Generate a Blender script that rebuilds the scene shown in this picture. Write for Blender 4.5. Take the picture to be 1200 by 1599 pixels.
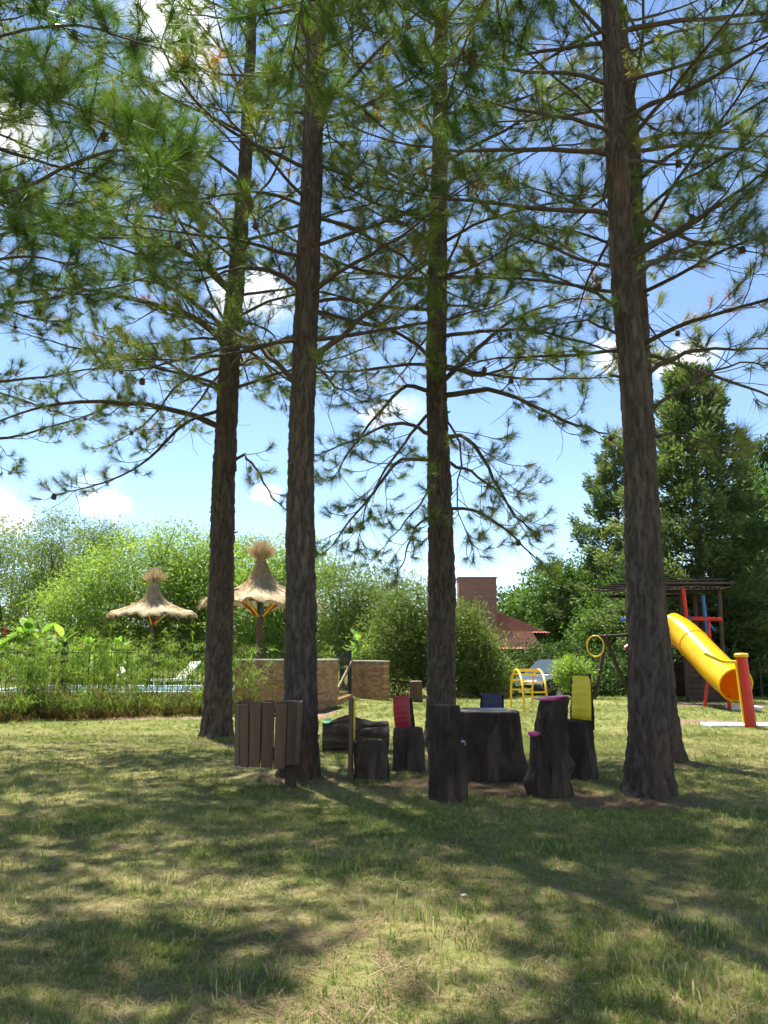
import bpy, bmesh, math, random
import numpy as np
from mathutils import Vector, Matrix
R = math.radians
rng = np.random.default_rng(11)
random.seed(5)
S = bpy.context.scene
COL = S.collection
for o in list(bpy.data.objects): bpy.data.objects.remove(o)

# ------------------------------------------------------------------ camera, sky, sun, exposure
F, EYE, HOR = 1300.0, 1.30, 1022.0            # focal length in photo pixels, eye height, horizon row
PITCH = math.atan((HOR - 799.5) / F)
cam = bpy.data.cameras.new('camera'); camo = bpy.data.objects.new('camera', cam); COL.objects.link(camo)
camo.location = (0, 0, EYE); camo.rotation_euler = (R(90) + PITCH, 0, 0)
cam.sensor_fit = 'VERTICAL'; cam.sensor_height = 24; cam.lens = 24 * F / 1599
cam.clip_start = 0.05; cam.clip_end = 3000
S.camera = camo
SUN_AZ, SUN_EL = R(-24), R(63)                 # azimuth from +Y towards +X
sun_dir = Vector((math.sin(SUN_AZ) * math.cos(SUN_EL), math.cos(SUN_AZ) * math.cos(SUN_EL), math.sin(SUN_EL)))

def ray(x, y):
    u, v = (x - 600) / F, (799.5 - y) / F
    return np.array([u, math.cos(PITCH) - v * math.sin(PITCH), math.sin(PITCH) + v * math.cos(PITCH)])
def at(x, y, d):
    r = ray(x, y); t = d / r[1]
    return np.array([r[0] * t, d, EYE + r[2] * t])

W = bpy.data.worlds.new('World'); S.world = W; W.use_nodes = True
nt = W.node_tree; nt.nodes.clear()
def N(t, kind, **kw):
    n = t.nodes.new(kind)
    for k, v in kw.items():
        if k.startswith('i_'): n.inputs[int(k[2:])].default_value = v
        else: setattr(n, k, v)
    return n
def math_node(t, op, a, b=None, c=None, clamp=False):
    n = t.nodes.new('ShaderNodeMath'); n.operation = op; n.use_clamp = clamp
    for i, v in enumerate((a, b, c)):
        if v is None: continue
        if isinstance(v, (int, float)): n.inputs[i].default_value = v
        else: t.links.new(v, n.inputs[i])
    return n.outputs[0]
def vmath(t, op, a, b=None):
    n = t.nodes.new('ShaderNodeVectorMath'); n.operation = op
    for i, v in enumerate((a, b)):
        if v is None: continue
        if isinstance(v, (tuple, list)): n.inputs[i].default_value = v
        else: t.links.new(v, n.inputs[i])
    return n
sky = N(nt, 'ShaderNodeTexSky'); sky.sky_type = 'NISHITA'; sky.sun_disc = False
sky.sun_elevation = SUN_EL; sky.sun_rotation = SUN_AZ % (2 * math.pi)
sky.altitude = 1200; sky.air_density = 1.0; sky.dust_density = 0.0; sky.ozone_density = 1.8
geo = N(nt, 'ShaderNodeTexCoord'); dirv = geo.outputs['Generated']
nz = N(nt, 'ShaderNodeTexNoise'); nz.inputs['Scale'].default_value = 9; nz.inputs['Detail'].default_value = 7; nz.inputs['Roughness'].default_value = 0.6
nt.links.new(dirv, nz.inputs['Vector'])
clouds = None
warp = vmath(nt, 'SCALE', vmath(nt, 'SUBTRACT', nz.outputs['Color'], (.5, .5, .5)).outputs[0]); warp.inputs['Scale'].default_value = .10
dirw = vmath(nt, 'ADD', dirv, warp.outputs[0]).outputs[0]
# (photo x, y, half width, half height, strength) of the cumulus in view, as directions of the sky
for (x, y, a, b, s) in [(0, 788, 62, 38, 1), (166, 802, 46, 24, .9), (955, 556, 38, 46, 1.0), (1052, 556, 78, 42, 1.1), (605, 645, 70, 36, .6),
        (400, 475, 80, 44, .8), (268, 50, 105, 100, 1.0), (30, 190, 62, 62, .7), (430, 758, 24, 16, .6)]:
    c = ray(x, y); L = np.linalg.norm(c); c = c / L
    q = vmath(nt, 'MULTIPLY', vmath(nt, 'SUBTRACT', dirw, tuple(c)).outputs[0], (F * L / a, 1.0, F * L / b))
    m = math_node(nt, 'MULTIPLY_ADD', vmath(nt, 'LENGTH', q.outputs[0]).outputs['Value'], -1.25 * s, 1.25 * s)
    clouds = m if clouds is None else math_node(nt, 'MAXIMUM', clouds, m)
# clouds outside the frame: plain noise behind the camera's view
nz2 = N(nt, 'ShaderNodeTexNoise'); nz2.inputs['Scale'].default_value = 2.6; nz2.inputs['Detail'].default_value = 3
nt.links.new(dirv, nz2.inputs['Vector'])
back = math_node(nt, 'MULTIPLY', vmath(nt, 'DOT_PRODUCT', dirv, (0, -1, 0)).outputs['Value'], 1.5, clamp=True)
gen = math_node(nt, 'SUBTRACT', math_node(nt, 'MULTIPLY', math_node(nt, 'SUBTRACT', nz2.outputs['Fac'], 0.5), 5.0), math_node(nt, 'SUBTRACT', 1.0, back))
clouds = math_node(nt, 'MAXIMUM', clouds, gen)
fluff = math_node(nt, 'ADD', clouds, math_node(nt, 'MULTIPLY', math_node(nt, 'SUBTRACT', nz.outputs['Fac'], 0.5), 2.6))
cm = N(nt, 'ShaderNodeMapRange'); cm.interpolation_type = 'SMOOTHSTEP'; nt.links.new(fluff, cm.inputs['Value'])
cm.inputs['From Min'].default_value = 0.0; cm.inputs['From Max'].default_value = 0.9; cm.inputs['To Max'].default_value = 0.92
mix = N(nt, 'ShaderNodeMix'); mix.data_type = 'RGBA'
nt.links.new(cm.outputs[0], mix.inputs['Factor']); nt.links.new(sky.outputs[0], mix.inputs['A']); mix.inputs['B'].default_value = (8.8, 8.9, 9.2, 1)
bg = N(nt, 'ShaderNodeBackground'); bg.inputs['Strength'].default_value = 0.075
nt.links.new(mix.outputs['Result'], bg.inputs['Color'])
wo = N(nt, 'ShaderNodeOutputWorld'); nt.links.new(bg.outputs[0], wo.inputs['Surface'])

sl = bpy.data.lights.new('sun', 'SUN'); sl.energy = 5.0; sl.angle = R(0.53); sl.color = (1.0, 0.945, 0.85)
so = bpy.data.objects.new('sun', sl); COL.objects.link(so); so.rotation_euler = sun_dir.to_track_quat('Z', 'Y').to_euler()
so.location = (0, 0, 40)
S.view_settings.view_transform = 'Standard'; S.view_settings.look = 'None'; S.view_settings.gamma = 1
S.view_settings.use_curve_mapping = False; S.view_settings.exposure = 1.62
S.render.engine = 'CYCLES'
S.cycles.use_denoising = True
try: S.cycles.denoiser = 'OPENIMAGEDENOISE'
except Exception: pass
S.cycles.use_adaptive_sampling = True; S.cycles.adaptive_threshold = 0.04; S.cycles.adaptive_min_samples = 16
W.cycles.sampling_method = 'MANUAL'; W.cycles.sample_map_resolution = 512
S.cycles.max_bounces = 4; S.cycles.diffuse_bounces = 3; S.cycles.glossy_bounces = 2; S.cycles.transmission_bounces = 4; S.cycles.transparent_max_bounces = 6

# ------------------------------------------------------------------ helpers
def tag(o, label=None, cat=None, group=None, kind=None):
    for k, v in (('label', label), ('category', cat), ('group', group), ('kind', kind)):
        if v: o[k] = v
    return o
def link(o, parent=None):
    COL.objects.link(o)
    if parent is not None: o.parent = parent
    return o
def empty(name, loc, rz=0.0):
    o = bpy.data.objects.new(name, None); o.location = loc; o.rotation_euler.z = rz; o.empty_display_size = 0.2
    return link(o)
def smoothstep(x): x = np.clip(x, 0, 1); return x * x * (3 - 2 * x)
def nrm(v): return v / np.maximum(np.linalg.norm(v, axis=-1, keepdims=True), 1e-9)

def arr_mesh(name, V, faces, k, attrs=None, smooth=False):
    """fast mesh: V (n,3), faces (m,k)"""
    me = bpy.data.meshes.new(name)
    V = np.ascontiguousarray(V, dtype=np.float32); faces = np.ascontiguousarray(faces, dtype=np.int32)
    me.vertices.add(len(V)); me.vertices.foreach_set('co', V.ravel())
    me.loops.add(faces.size); me.loops.foreach_set('vertex_index', faces.ravel())
    me.polygons.add(len(faces)); me.polygons.foreach_set('loop_start', np.arange(0, faces.size, k, dtype=np.int32))
    if attrs:
        for an, av in attrs.items():
            a = me.attributes.new(an, 'FLOAT', 'POINT'); a.data.foreach_set('value', np.ascontiguousarray(av, dtype=np.float32))
    me.update(calc_edges=True)
    if smooth: me.polygons.foreach_set('use_smooth', np.ones(len(faces), dtype=bool))
    return me
def add(name, me, mat, parent=None, loc=None):
    o = bpy.data.objects.new(name, me); me.materials.append(mat)
    if loc is not None: o.location = loc
    return link(o, parent)

class MB:
    """collects shapes, builds one mesh object"""
    def __init__(s): s.v = []; s.f = []; s.n = 0
    def put(s, V, Fs):
        V = np.asarray(V, float); s.v.append(V); s.f += [tuple(i + s.n for i in f) for f in Fs]; s.n += len(V); return s
    def box(s, c, size, rot=None):
        x, y, z = [q / 2 for q in size]
        V = np.array([(-x, -y, -z), (x, -y, -z), (x, y, -z), (-x, y, -z), (-x, -y, z), (x, -y, z), (x, y, z), (-x, y, z)])
        if rot is not None: V = V @ np.array(rot.to_3x3()).T
        return s.put(V + np.array(c), [(0, 3, 2, 1), (4, 5, 6, 7), (0, 1, 5, 4), (1, 2, 6, 5), (2, 3, 7, 6), (3, 0, 4, 7)])
    def bevel_box(s, c, size, b=0.006, rot=None):
        """box with chamfered edges (rounded in look), 26 faces"""
        bm = bmesh.new(); bmesh.ops.create_cube(bm, size=1.0)
        for v in bm.verts: v.co = Vector((v.co.x * size[0], v.co.y * size[1], v.co.z * size[2]))
        bmesh.ops.bevel(bm, geom=list(bm.edges), offset=b, segments=1, affect='EDGES')
        bm.verts.ensure_lookup_table(); bm.verts.index_update()
        V = np.array([v.co[:] for v in bm.verts]); Fs = [tuple(v.index for v in f.verts) for f in bm.faces]; bm.free()
        if rot is not None: V = V @ np.array(rot.to_3x3()).T
        return s.put(V + np.array(c), Fs)
    def tube(s, path, rad, sides=8, cap=True):
        P = np.asarray(path, float); n = len(P); rad = np.broadcast_to(np.asarray(rad, float), (n,))
        V, Fs = tube_arr(P, rad, sides)
        s.put(V, [tuple(f) for f in Fs])
        if cap:
            b = s.n - len(V)
            s.f.append(tuple(b + i for i in reversed(range(sides)))); s.f.append(tuple(b + (n - 1) * sides + i for i in range(sides)))
        return s
    def lathe(s, prof, seg=24, c=(0, 0, 0), cap=True, fn=None):
        prof = np.asarray(prof, float); th = np.linspace(0, 2 * np.pi, seg, endpoint=False)
        V = np.array([(r * math.cos(t), r * math.sin(t), z) for r, z in prof for t in th])
        if fn is not None: V = fn(V)
        m = len(prof); Fs = [(i * seg + j, i * seg + (j + 1) % seg, (i + 1) * seg + (j + 1) % seg, (i + 1) * seg + j) for i in range(m - 1) for j in range(seg)]
        if cap: Fs += [tuple(reversed(range(seg))), tuple((m - 1) * seg + j for j in range(seg))]
        return s.put(V + np.array(c), Fs)
    def loft(s, secs, cap=True):
        k = len(secs[0]); V = np.concatenate([np.asarray(q, float) for q in secs])
        Fs = [(i * k + j, i * k + (j + 1) % k, (i + 1) * k + (j + 1) % k, (i + 1) * k + j) for i in range(len(secs) - 1) for j in range(k)]
        if cap: Fs += [tuple(reversed(range(k))), tuple((len(secs) - 1) * k + j for j in range(k))]
        return s.put(V, Fs)
    def mesh(s, name, smooth=False, angle=None):
        me = bpy.data.meshes.new(name); me.from_pydata(np.concatenate(s.v).tolist(), [], s.f); me.update()
        bm = bmesh.new(); bm.from_mesh(me); bmesh.ops.recalc_face_normals(bm, faces=bm.faces); bm.to_mesh(me); bm.free()
        if smooth:
            me.polygons.foreach_set('use_smooth', np.ones(len(me.polygons), dtype=bool))
            if angle: 
                try: me.set_sharp_from_angle(angle=R(angle))
                except Exception: pass
        return me
    def build(s, name, mat, parent=None, loc=None, smooth=False, angle=40):
        return add(name, s.mesh(name, smooth, angle), mat, parent, loc)

def tube_arr(P, rad, sides):
    n = len(P); T = np.gradient(P, axis=0); T = nrm(T)
    ref = np.array([0, 0, 1.0]) if abs(T[0][2]) < 0.9 else np.array([1.0, 0, 0])
    A = nrm(np.cross(T, ref)); B = np.cross(T, A)
    th = np.linspace(0, 2 * np.pi, sides, endpoint=False)
    V = P[:, None, :] + rad[:, None, None] * (np.cos(th)[None, :, None] * A[:, None, :] + np.sin(th)[None, :, None] * B[:, None, :])
    i = np.arange(n - 1)[:, None] * sides; j = np.arange(sides)[None, :]; j2 = (j + 1) % sides
    Fs = np.stack([i + j, i + j2, i + sides + j2, i + sides + j], -1).reshape(-1, 4)
    return V.reshape(-1, 3), Fs
def spline(pts, n):
    """Catmull-Rom through pts, n samples"""
    P = np.asarray(pts, float); Q = np.vstack([2 * P[0] - P[1], P, 2 * P[-1] - P[-2]])
    t = np.linspace(0, len(P) - 1 - 1e-6, n); i = t.astype(int); f = (t - i)[:, None]
    a, b, c, d = Q[i], Q[i + 1], Q[i + 2], Q[i + 3]
    return 0.5 * (2 * b + (c - a) * f + (2 * a - 5 * b + 4 * c - d) * f ** 2 + (3 * b - a - 3 * c + d) * f ** 3)

def hsh(i, j, s):
    h = (i.astype(np.int64) * 374761393 + j.astype(np.int64) * 668265263 + s * 974634777) & 0x7fffffff
    h = (h ^ (h >> 13)) * 1274126177 & 0x7fffffff
    return ((h ^ (h >> 16)) & 0xffff) / 65535.0
def vnoise(x, y, s=0, wrap=None):
    i, j = np.floor(x).astype(int), np.floor(y).astype(int); fx, fy = smoothstep(x - i), smoothstep(y - j)
    w = (lambda q: q % wrap) if wrap else (lambda q: q)
    a = hsh(w(i), j, s) * (1 - fx) + hsh(w(i + 1), j, s) * fx; b = hsh(w(i), j + 1, s) * (1 - fx) + hsh(w(i + 1), j + 1, s) * fx
    return a * (1 - fy) + b * fy
def fbm(x, y, s=0, o=4): return sum(vnoise(x * 2 ** k, y * 2 ** k, s + k) * 0.5 ** (k + 1) for k in range(o))
def cells(u, v, nu, s):
    """F2-F1 and cell id of a wrapped cellular pattern"""
    i0, j0 = np.floor(u).astype(int), np.floor(v).astype(int); f1 = np.full(u.shape, 9.0); f2 = f1.copy(); idv = f1.copy()
    for di in (-1, 0, 1):
        for dj in (-1, 0, 1):
            i, j = i0 + di, j0 + dj; px = i + 0.15 + 0.7 * hsh(i % nu, j, s); py = j + 0.15 + 0.7 * hsh(i % nu, j, s + 7)
            d = np.hypot(px - u, py - v); new = d < f1
            f2 = np.where(new, f1, np.minimum(f2, d)); idv = np.where(new, hsh(i % nu, j, s + 3), idv); f1 = np.where(new, d, f1)
    return f2 - f1, idv

# ------------------------------------------------------------------ materials
def new_mat(name):
    m = bpy.data.materials.new(name); m.use_nodes = True; t = m.node_tree
    return m, t, t.nodes['Principled BSDF']
def ramp(t, fac, stops):
    r = t.nodes.new('ShaderNodeValToRGB'); e = r.color_ramp.elements
    while len(e) < len(stops): e.new(0.5)
    for q, (p, c) in zip(e, stops): q.position = p; q.color = (*c, 1)
    t.links.new(fac, r.inputs[0]); return r.outputs[0]
def noise(t, scale, detail=4, vec=None, rough=0.55, stretch=None):
    n = t.nodes.new('ShaderNodeTexNoise'); n.inputs['Scale'].default_value = scale; n.inputs['Detail'].default_value = detail; n.inputs['Roughness'].default_value = rough
    if vec is None:
        vec = t.nodes.new('ShaderNodeTexCoord').outputs['Object']
    if stretch:
        mp = t.nodes.new('ShaderNodeMapping'); mp.inputs['Scale'].default_value = stretch; t.links.new(vec, mp.inputs[0]); vec = mp.outputs[0]
    t.links.new(vec, n.inputs['Vector']); return n.outputs['Fac']
def bump(t, p, h, strength=0.4, dist=0.02):
    b = t.nodes.new('ShaderNodeBump'); b.inputs['Strength'].default_value = strength; b.inputs['Distance'].default_value = dist
    t.links.new(h, b.inputs['Height']); t.links.new(b.outputs[0], p.inputs['Normal'])
def mat(name, c1, c2=None, scale=6, rough=0.6, spec=0.4, metal=0, bmp=0.25, stretch=None, bdist=0.01, coat=0, perobj=0.0):
    m, t, p = new_mat(name); c2 = c2 or tuple(q * 0.72 for q in c1)
    n = noise(t, scale, 5, stretch=stretch)
    f = n
    if perobj:
        oi = t.nodes.new('ShaderNodeObjectInfo')
        f = math_node(t, 'ADD', math_node(t, 'MULTIPLY', n, 1 - perobj), math_node(t, 'MULTIPLY', oi.outputs['Random'], perobj))
    t.links.new(ramp(t, f, [(0.3, c2), (0.7, c1)]), p.inputs['Base Color'])
    p.inputs['Roughness'].default_value = rough; p.inputs['Specular IOR Level'].default_value = spec; p.inputs['Metallic'].default_value = metal
    p.inputs['Coat Weight'].default_value = coat
    if bmp: bump(t, p, noise(t, scale * 4, 4, stretch=stretch), bmp, bdist)
    return m
def leaf_mat(name, stops, transl=0.35, rough=0.6, spec=0.18, tcol=None):
    """leaf colours by the 'tint' attribute each leaf carries; thin leaves let light through"""
    m, t, p = new_mat(name)
    a = t.nodes.new('ShaderNodeAttribute'); a.attribute_name = 'tint'
    c = ramp(t, a.outputs['Fac'], stops); t.links.new(c, p.inputs['Base Color'])
    p.inputs['Roughness'].default_value = rough; p.inputs['Specular IOR Level'].default_value = spec
    tr = t.nodes.new('ShaderNodeBsdfTranslucent')
    mx = t.nodes.new('ShaderNodeMix'); mx.data_type = 'RGBA'; mx.blend_type = 'MULTIPLY'; mx.inputs['Factor'].default_value = 1
    t.links.new(c, mx.inputs['A']); mx.inputs['B'].default_value = (*(tcol or (1.5, 1.55, 0.7)), 1); t.links.new(mx.outputs['Result'], tr.inputs['Color'])
    ms = t.nodes.new('ShaderNodeMixShader'); ms.inputs[0].default_value = transl
    t.links.new(p.outputs[0], ms.inputs[1]); t.links.new(tr.outputs[0], ms.inputs[2])
    t.links.new(ms.outputs[0], t.nodes['Material Output'].inputs['Surface']); return m
M = {}
M['needle'] = leaf_mat('pine needles', [(0, (.06, .10, .024)), (.45, (.108, .155, .038)), (.8, (.185, .20, .062)), (.9, (.28, .20, .07)), (1, (.32, .14, .06))], .42, .5, .3, (1.45, 1.55, .6))
M['needle_near'] = leaf_mat('pine needles fresh', [(0, (.05, .092, .020)), (.5, (.082, .138, .030)), (.9, (.145, .185, .044)), (1, (.16, .14, .05))], .42, .5, .25, (1.3, 1.55, .6))
M['twig'] = mat('pine twig bark', (.105, .078, .062), (.055, .042, .034), 30, .85, .2, bmp=.4)
M['feather'] = leaf_mat('feathery pale leaves', [(0, (.105, .17, .035)), (.5, (.18, .27, .06)), (1, (.28, .37, .11))], .48)
M['greyleaf'] = leaf_mat('grey green leaves', [(0, (.075, .12, .035)), (.5, (.14, .195, .065)), (1, (.23, .28, .11))], .35)
M['broad'] = leaf_mat('broad green leaves', [(0, (.035, .075, .018)), (.5, (.065, .13, .03)), (1, (.12, .20, .045))], .35)
M['hedge'] = leaf_mat('fine shrub leaves', [(0, (.07, .105, .03)), (.5, (.115, .165, .045)), (1, (.19, .24, .075))], .35)
M['conifer'] = leaf_mat('scale conifer sprays', [(0, (.055, .09, .04)), (.5, (.105, .155, .064)), (1, (.20, .24, .105))], .3)
M['darkleaf'] = leaf_mat('dark woodland leaves', [(0, (.025, .05, .018)), (.5, (.045, .085, .025)), (1, (.08, .13, .035))], .28)
M['reed'] = leaf_mat('reed leaves', [(0, (.085, .05, .028)), (.18, (.12, .095, .04)), (.3, (.08, .13, .03)), (.7, (.15, .24, .045)), (1, (.28, .36, .10))], .38)
M['canna'] = leaf_mat('canna leaves', [(0, (.08, .17, .03)), (.6, (.15, .27, .05)), (1, (.24, .36, .09))], .45)
M['flower'] = mat('red canna flower', (.62, .06, .04), (.5, .03, .03), 20, .5)
M['bark2'] = mat('smooth brown bark', (.14, .105, .08), (.07, .055, .045), 9, .9, .15, bmp=.5, stretch=(1, 1, .3))

def bark_material():
    m, t, p = new_mat('pine bark')
    a = t.nodes.new('ShaderNodeAttribute'); a.attribute_name = 'plate'
    tc = t.nodes.new('ShaderNodeTexCoord').outputs['Object']
    n = noise(t, 16, 6, tc, .75, (1, 1, .28)); n2 = noise(t, 60, 5, tc, .65, (1, 1, .3))
    f = math_node(t, 'ADD', math_node(t, 'MULTIPLY', a.outputs['Fac'], .40), math_node(t, 'MULTIPLY', n, .62))
    c = ramp(t, f, [(.2, (.040, .032, .027)), (.42, (.075, .059, .049)), (.6, (.115, .091, .074)), (.8, (.16, .125, .10))])
    n3 = noise(t, 2.6, 3, tc, .5, (1, 1, .22))
    red = N(t, 'ShaderNodeMapRange'); t.links.new(n3, red.inputs[0]); red.inputs[1].default_value = .57; red.inputs[2].default_value = .68
    mx = t.nodes.new('ShaderNodeMix'); mx.data_type = 'RGBA'; t.links.new(math_node(t, 'MULTIPLY', red.outputs[0], .55), mx.inputs['Factor'])
    t.links.new(c, mx.inputs['A']); mx.inputs['B'].default_value = (.16, .088, .055, 1)
    t.links.new(mx.outputs['Result'], p.inputs['Base Color']); p.inputs['Roughness'].default_value = .95; p.inputs['Specular IOR Level'].default_value = .1
    bump(t, p, math_node(t, 'ADD', n2, n), 1.0, .022); return m
M['bark'] = bark_material()
def stump_material(name, c1, c2, c3):
    m, t, p = new_mat(name); tc = t.nodes.new('ShaderNodeTexCoord').outputs['Object']
    n = noise(t, 9, 6, tc, .65, (1, 1, .22)); n2 = noise(t, 2.2, 3, tc)
    f = math_node(t, 'ADD', math_node(t, 'MULTIPLY', n, .65), math_node(t, 'MULTIPLY', n2, .4))
    t.links.new(ramp(t, f, [(.32, c1), (.52, c2), (.70, c3)]), p.inputs['Base Color']); p.inputs['Roughness'].default_value = .8; p.inputs['Specular IOR Level'].default_value = .3
    bump(t, p, noise(t, 24, 6, tc, .7, (1, 1, .2)), 1.0, .03); return m
M['stump'] = stump_material('dark weathered stump', (.016, .011, .008), (.038, .026, .019), (.12, .08, .056))
M['stump2'] = stump_material('grey brown stump', (.028, .020, .015), (.062, .045, .034), (.14, .105, .078))
M['endgrain'] = mat('cut wood', (.33, .25, .16), (.2, .14, .09), 14, .8, .2)
M['plank'] = mat('brown stained plank', (.15, .086, .048), (.075, .043, .026), 7, .65, .35, stretch=(1, 1, .12), bmp=.35, perobj=.35)
M['darkwood'] = mat('dark wood', (.075, .052, .038), (.035, .026, .02), 7, .75, .3, stretch=(1, 1, .2), perobj=.3)
M['roofstick_shaded'] = mat('shade-darkened sticks', (.035, .027, .02), (.018, .014, .011), 9, .9, .15)  # tower roof wood, darker than its posts: tree shade put into the colour
M['yellow'] = mat('glossy yellow plastic', (.90, .60, .008), (.86, .54, .006), 3, .22, .5, bmp=.04, coat=.3)
M['yellowpad'] = mat('yellow vinyl', (.80, .62, .02), (.70, .52, .015), 6, .38, .5, bmp=.15)
def shine_through(m, f):
    t = m.node_tree; p = t.nodes['Principled BSDF']; tr = t.nodes.new('ShaderNodeBsdfTranslucent'); t.links.new(p.inputs['Base Color'].links[0].from_socket, tr.inputs['Color'])
    ms = t.nodes.new('ShaderNodeMixShader'); ms.inputs[0].default_value = f; t.links.new(p.outputs[0], ms.inputs[1]); t.links.new(tr.outputs[0], ms.inputs[2]); t.links.new(ms.outputs[0], t.nodes['Material Output'].inputs['Surface'])
shine_through(M['yellow'], .42)
M['orange'] = mat('orange plastic interior', (.92, .40, .006), (.86, .34, .006), 3, .4, .4, bmp=.04)
shine_through(M['orange'], .5)
M['yellowmetal'] = mat('yellow painted tube', (.82, .52, .01), (.72, .42, .01), 8, .35, .5, bmp=.08)
M['redmetal'] = mat('red painted metal', (.62, .025, .012), (.5, .018, .01), 5, .38, .5, bmp=.08)
M['bluemetal'] = mat('blue painted metal', (.03, .14, .42), (.02, .1, .33), 5, .4, .5, bmp=.08)
M['red'] = mat('red vinyl', (.40, .018, .03), (.28, .012, .022), 8, .42, .4, bmp=.15)
M['magenta'] = mat('magenta vinyl', (.50, .035, .19), (.38, .028, .14), 8, .42, .4, bmp=.15)
M['navy'] = mat('navy vinyl', (.018, .022, .07), (.012, .015, .045), 8, .45, .4, bmp=.15)
M['lightblue'] = mat('pale blue paint', (.25, .35, .55), (.18, .26, .42), 8, .35, .5)
M['boardblue'] = mat('faded blue board paint', (.12, .16, .24), (.07, .1, .16), 20, .7, .2)
M['green'] = mat('green plastic', (.02, .40, .15), (.015, .33, .12), 5, .5, .3, bmp=.05)
M['white'] = mat('white paint', (.78, .77, .74), (.66, .65, .62), 5, .55, .4)
M['concrete'] = mat('pale concrete', (.55, .52, .48), (.38, .35, .31), 4, .9, .2, bmp=.5)
M['blackmetal'] = mat('black fence paint', (.02, .02, .02), (.012, .012, .012), 8, .45, .4, bmp=.08)
M['brick'] = mat('brick', (.43, .255, .14), (.28, .135, .07), 5, .9, .15, bmp=.4, perobj=.7)
M['mortar'] = mat('mortar', (.36, .29, .21), (.26, .2, .15), 12, .95, .1, bmp=.5)
M['thatch'] = mat('straw thatch', (.52, .41, .26), (.34, .26, .16), 26, .9, .15, bmp=.6, stretch=(1, 1, .5), bdist=.02)
M['straw'] = leaf_mat('loose straw', [(0, (.28, .21, .12)), (.5, (.46, .36, .22)), (1, (.60, .49, .32))], .25, tcol=(1.1, 1.0, .8))
M['tile'] = mat('clay roof tile', (.52, .25, .165), (.38, .16, .10), 6, .85, .2, bmp=.4, perobj=.3)
M['housebrick'] = None
M['poolwater'] = None

# ------------------------------------------------------------------ the ground
def gz(x, y):
    """height of the ground: a nearly level lawn that falls away behind the play area towards the house"""
    x = np.asarray(x, float); y = np.asarray(y, float)
    dip = -1.0 * smoothstep((y - 26) / 9) * smoothstep((x + 1) / 5) * (1 - smoothstep((x - 16) / 8) * .6)
    return dip + 0.035 * (fbm(x * .45 + 20, y * .45 + 9, 3, 2) - .4) * smoothstep((y - 1) / 3)
def gd(x, y):
    """ground point seen at photo pixel x, y"""
    r = ray(x, y); t = -EYE / r[2]
    for _ in range(12): t = (float(gz(r[0] * t, r[1] * t)) - EYE) / r[2]
    return np.array([r[0] * t, r[1] * t, EYE + r[2] * t])
def onground(x, d):
    """ground point in photo column x (taken at the horizon) at depth d"""
    p = at(x, HOR, d); p[2] = float(gz(p[0], p[1])); return p
BARE = []                                      # (x, y, rx, ry, strength) of worn earth and litter
for (x, y, a, b, s) in [(760, 1225, 1.1, .75, 1.0), (640, 1200, .7, .5, .7), (1000, 1255, .7, .4, .9), (470, 1215, .6, .4, .7), (330, 1160, .6, .4, .5), (1090, 1127, .9, .7, 1.0),
        (1180, 1128, 1.2, .6, .5), (1050, 1195, .6, .4, .5), (850, 1238, .6, .4, .8), (490, 1118, .5, 1.0, .9), (160, 1122, 3.2, .45, .8), (510, 1112, .35, 1.4, .8), (1100, 1100, 2.2, 1.2, .8), (690, 1180, .6, .4, .6)]:
    p = gd(x, y); BARE.append((p[0], p[1], a, b, s))
def bare(x, y):
    m = np.zeros(np.shape(x))
    for (cx, cy, a, b, s) in BARE: m = np.maximum(m, s * np.clip(1.25 - ((x - cx) / a) ** 2 - ((y - cy) / b) ** 2, 0, 1))
    under = smoothstep((y - 26.0) / 1.5) * smoothstep((x + 1) / .8) * smoothstep((7 - x) / 2)
    return np.maximum(m, under * .0)
def ground_material():
    m, t, p = new_mat('lawn soil'); tc = t.nodes.new('ShaderNodeTexCoord').outputs['Object']
    a = t.nodes.new('ShaderNodeAttribute'); a.attribute_name = 'bare'
    n = noise(t, .55, 5, tc, .6); n2 = noise(t, 7, 6, tc, .7); n3 = noise(t, 60, 4, tc, .7)
    f = math_node(t, 'ADD', math_node(t, 'MULTIPLY', n, .5), math_node(t, 'ADD', math_node(t, 'MULTIPLY', n2, .4), math_node(t, 'MULTIPLY', n3, .22)))
    sy = t.nodes.new('ShaderNodeSeparateXYZ'); t.links.new(tc, sy.inputs[0]); ly = N(t, 'ShaderNodeMapRange'); t.links.new(sy.outputs[1], ly.inputs[0]); ly.inputs[1].default_value = 10.5; ly.inputs[2].default_value = 15; ly.inputs[3].default_value = .02; ly.inputs[4].default_value = .09
    f = math_node(t, 'SUBTRACT', f, ly.outputs[0])                # greener beyond the pines' litter
    g = ramp(t, f, [(.36, (.10, .12, .034)), (.5, (.17, .175, .058)), (.64, (.26, .225, .10)), (.8, (.33, .26, .15))])
    e = ramp(t, math_node(t, 'ADD', math_node(t, 'MULTIPLY', n2, .6), math_node(t, 'MULTIPLY', n3, .4)), [(.3, (.11, .07, .045)), (.5, (.21, .14, .095)), (.7, (.33, .235, .165))])
    bm_ = N(t, 'ShaderNodeMapRange'); t.links.new(math_node(t, 'ADD', a.outputs['Fac'], math_node(t, 'MULTIPLY', math_node(t, 'SUBTRACT', n2, .5), 1.3)), bm_.inputs[0]); bm_.inputs[1].default_value = .25; bm_.inputs[2].default_value = .65
    mx = t.nodes.new('ShaderNodeMix'); mx.data_type = 'RGBA'; t.links.new(bm_.outputs[0], mx.inputs['Factor']); t.links.new(g, mx.inputs['A']); t.links.new(e, mx.inputs['B'])
    t.links.new(mx.outputs['Result'], p.inputs['Base Color']); p.inputs['Roughness'].default_value = 1; p.inputs['Specular IOR Level'].default_value = .05
    bump(t, p, math_node(t, 'ADD', n3, n2), .7, .03); return m
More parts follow.
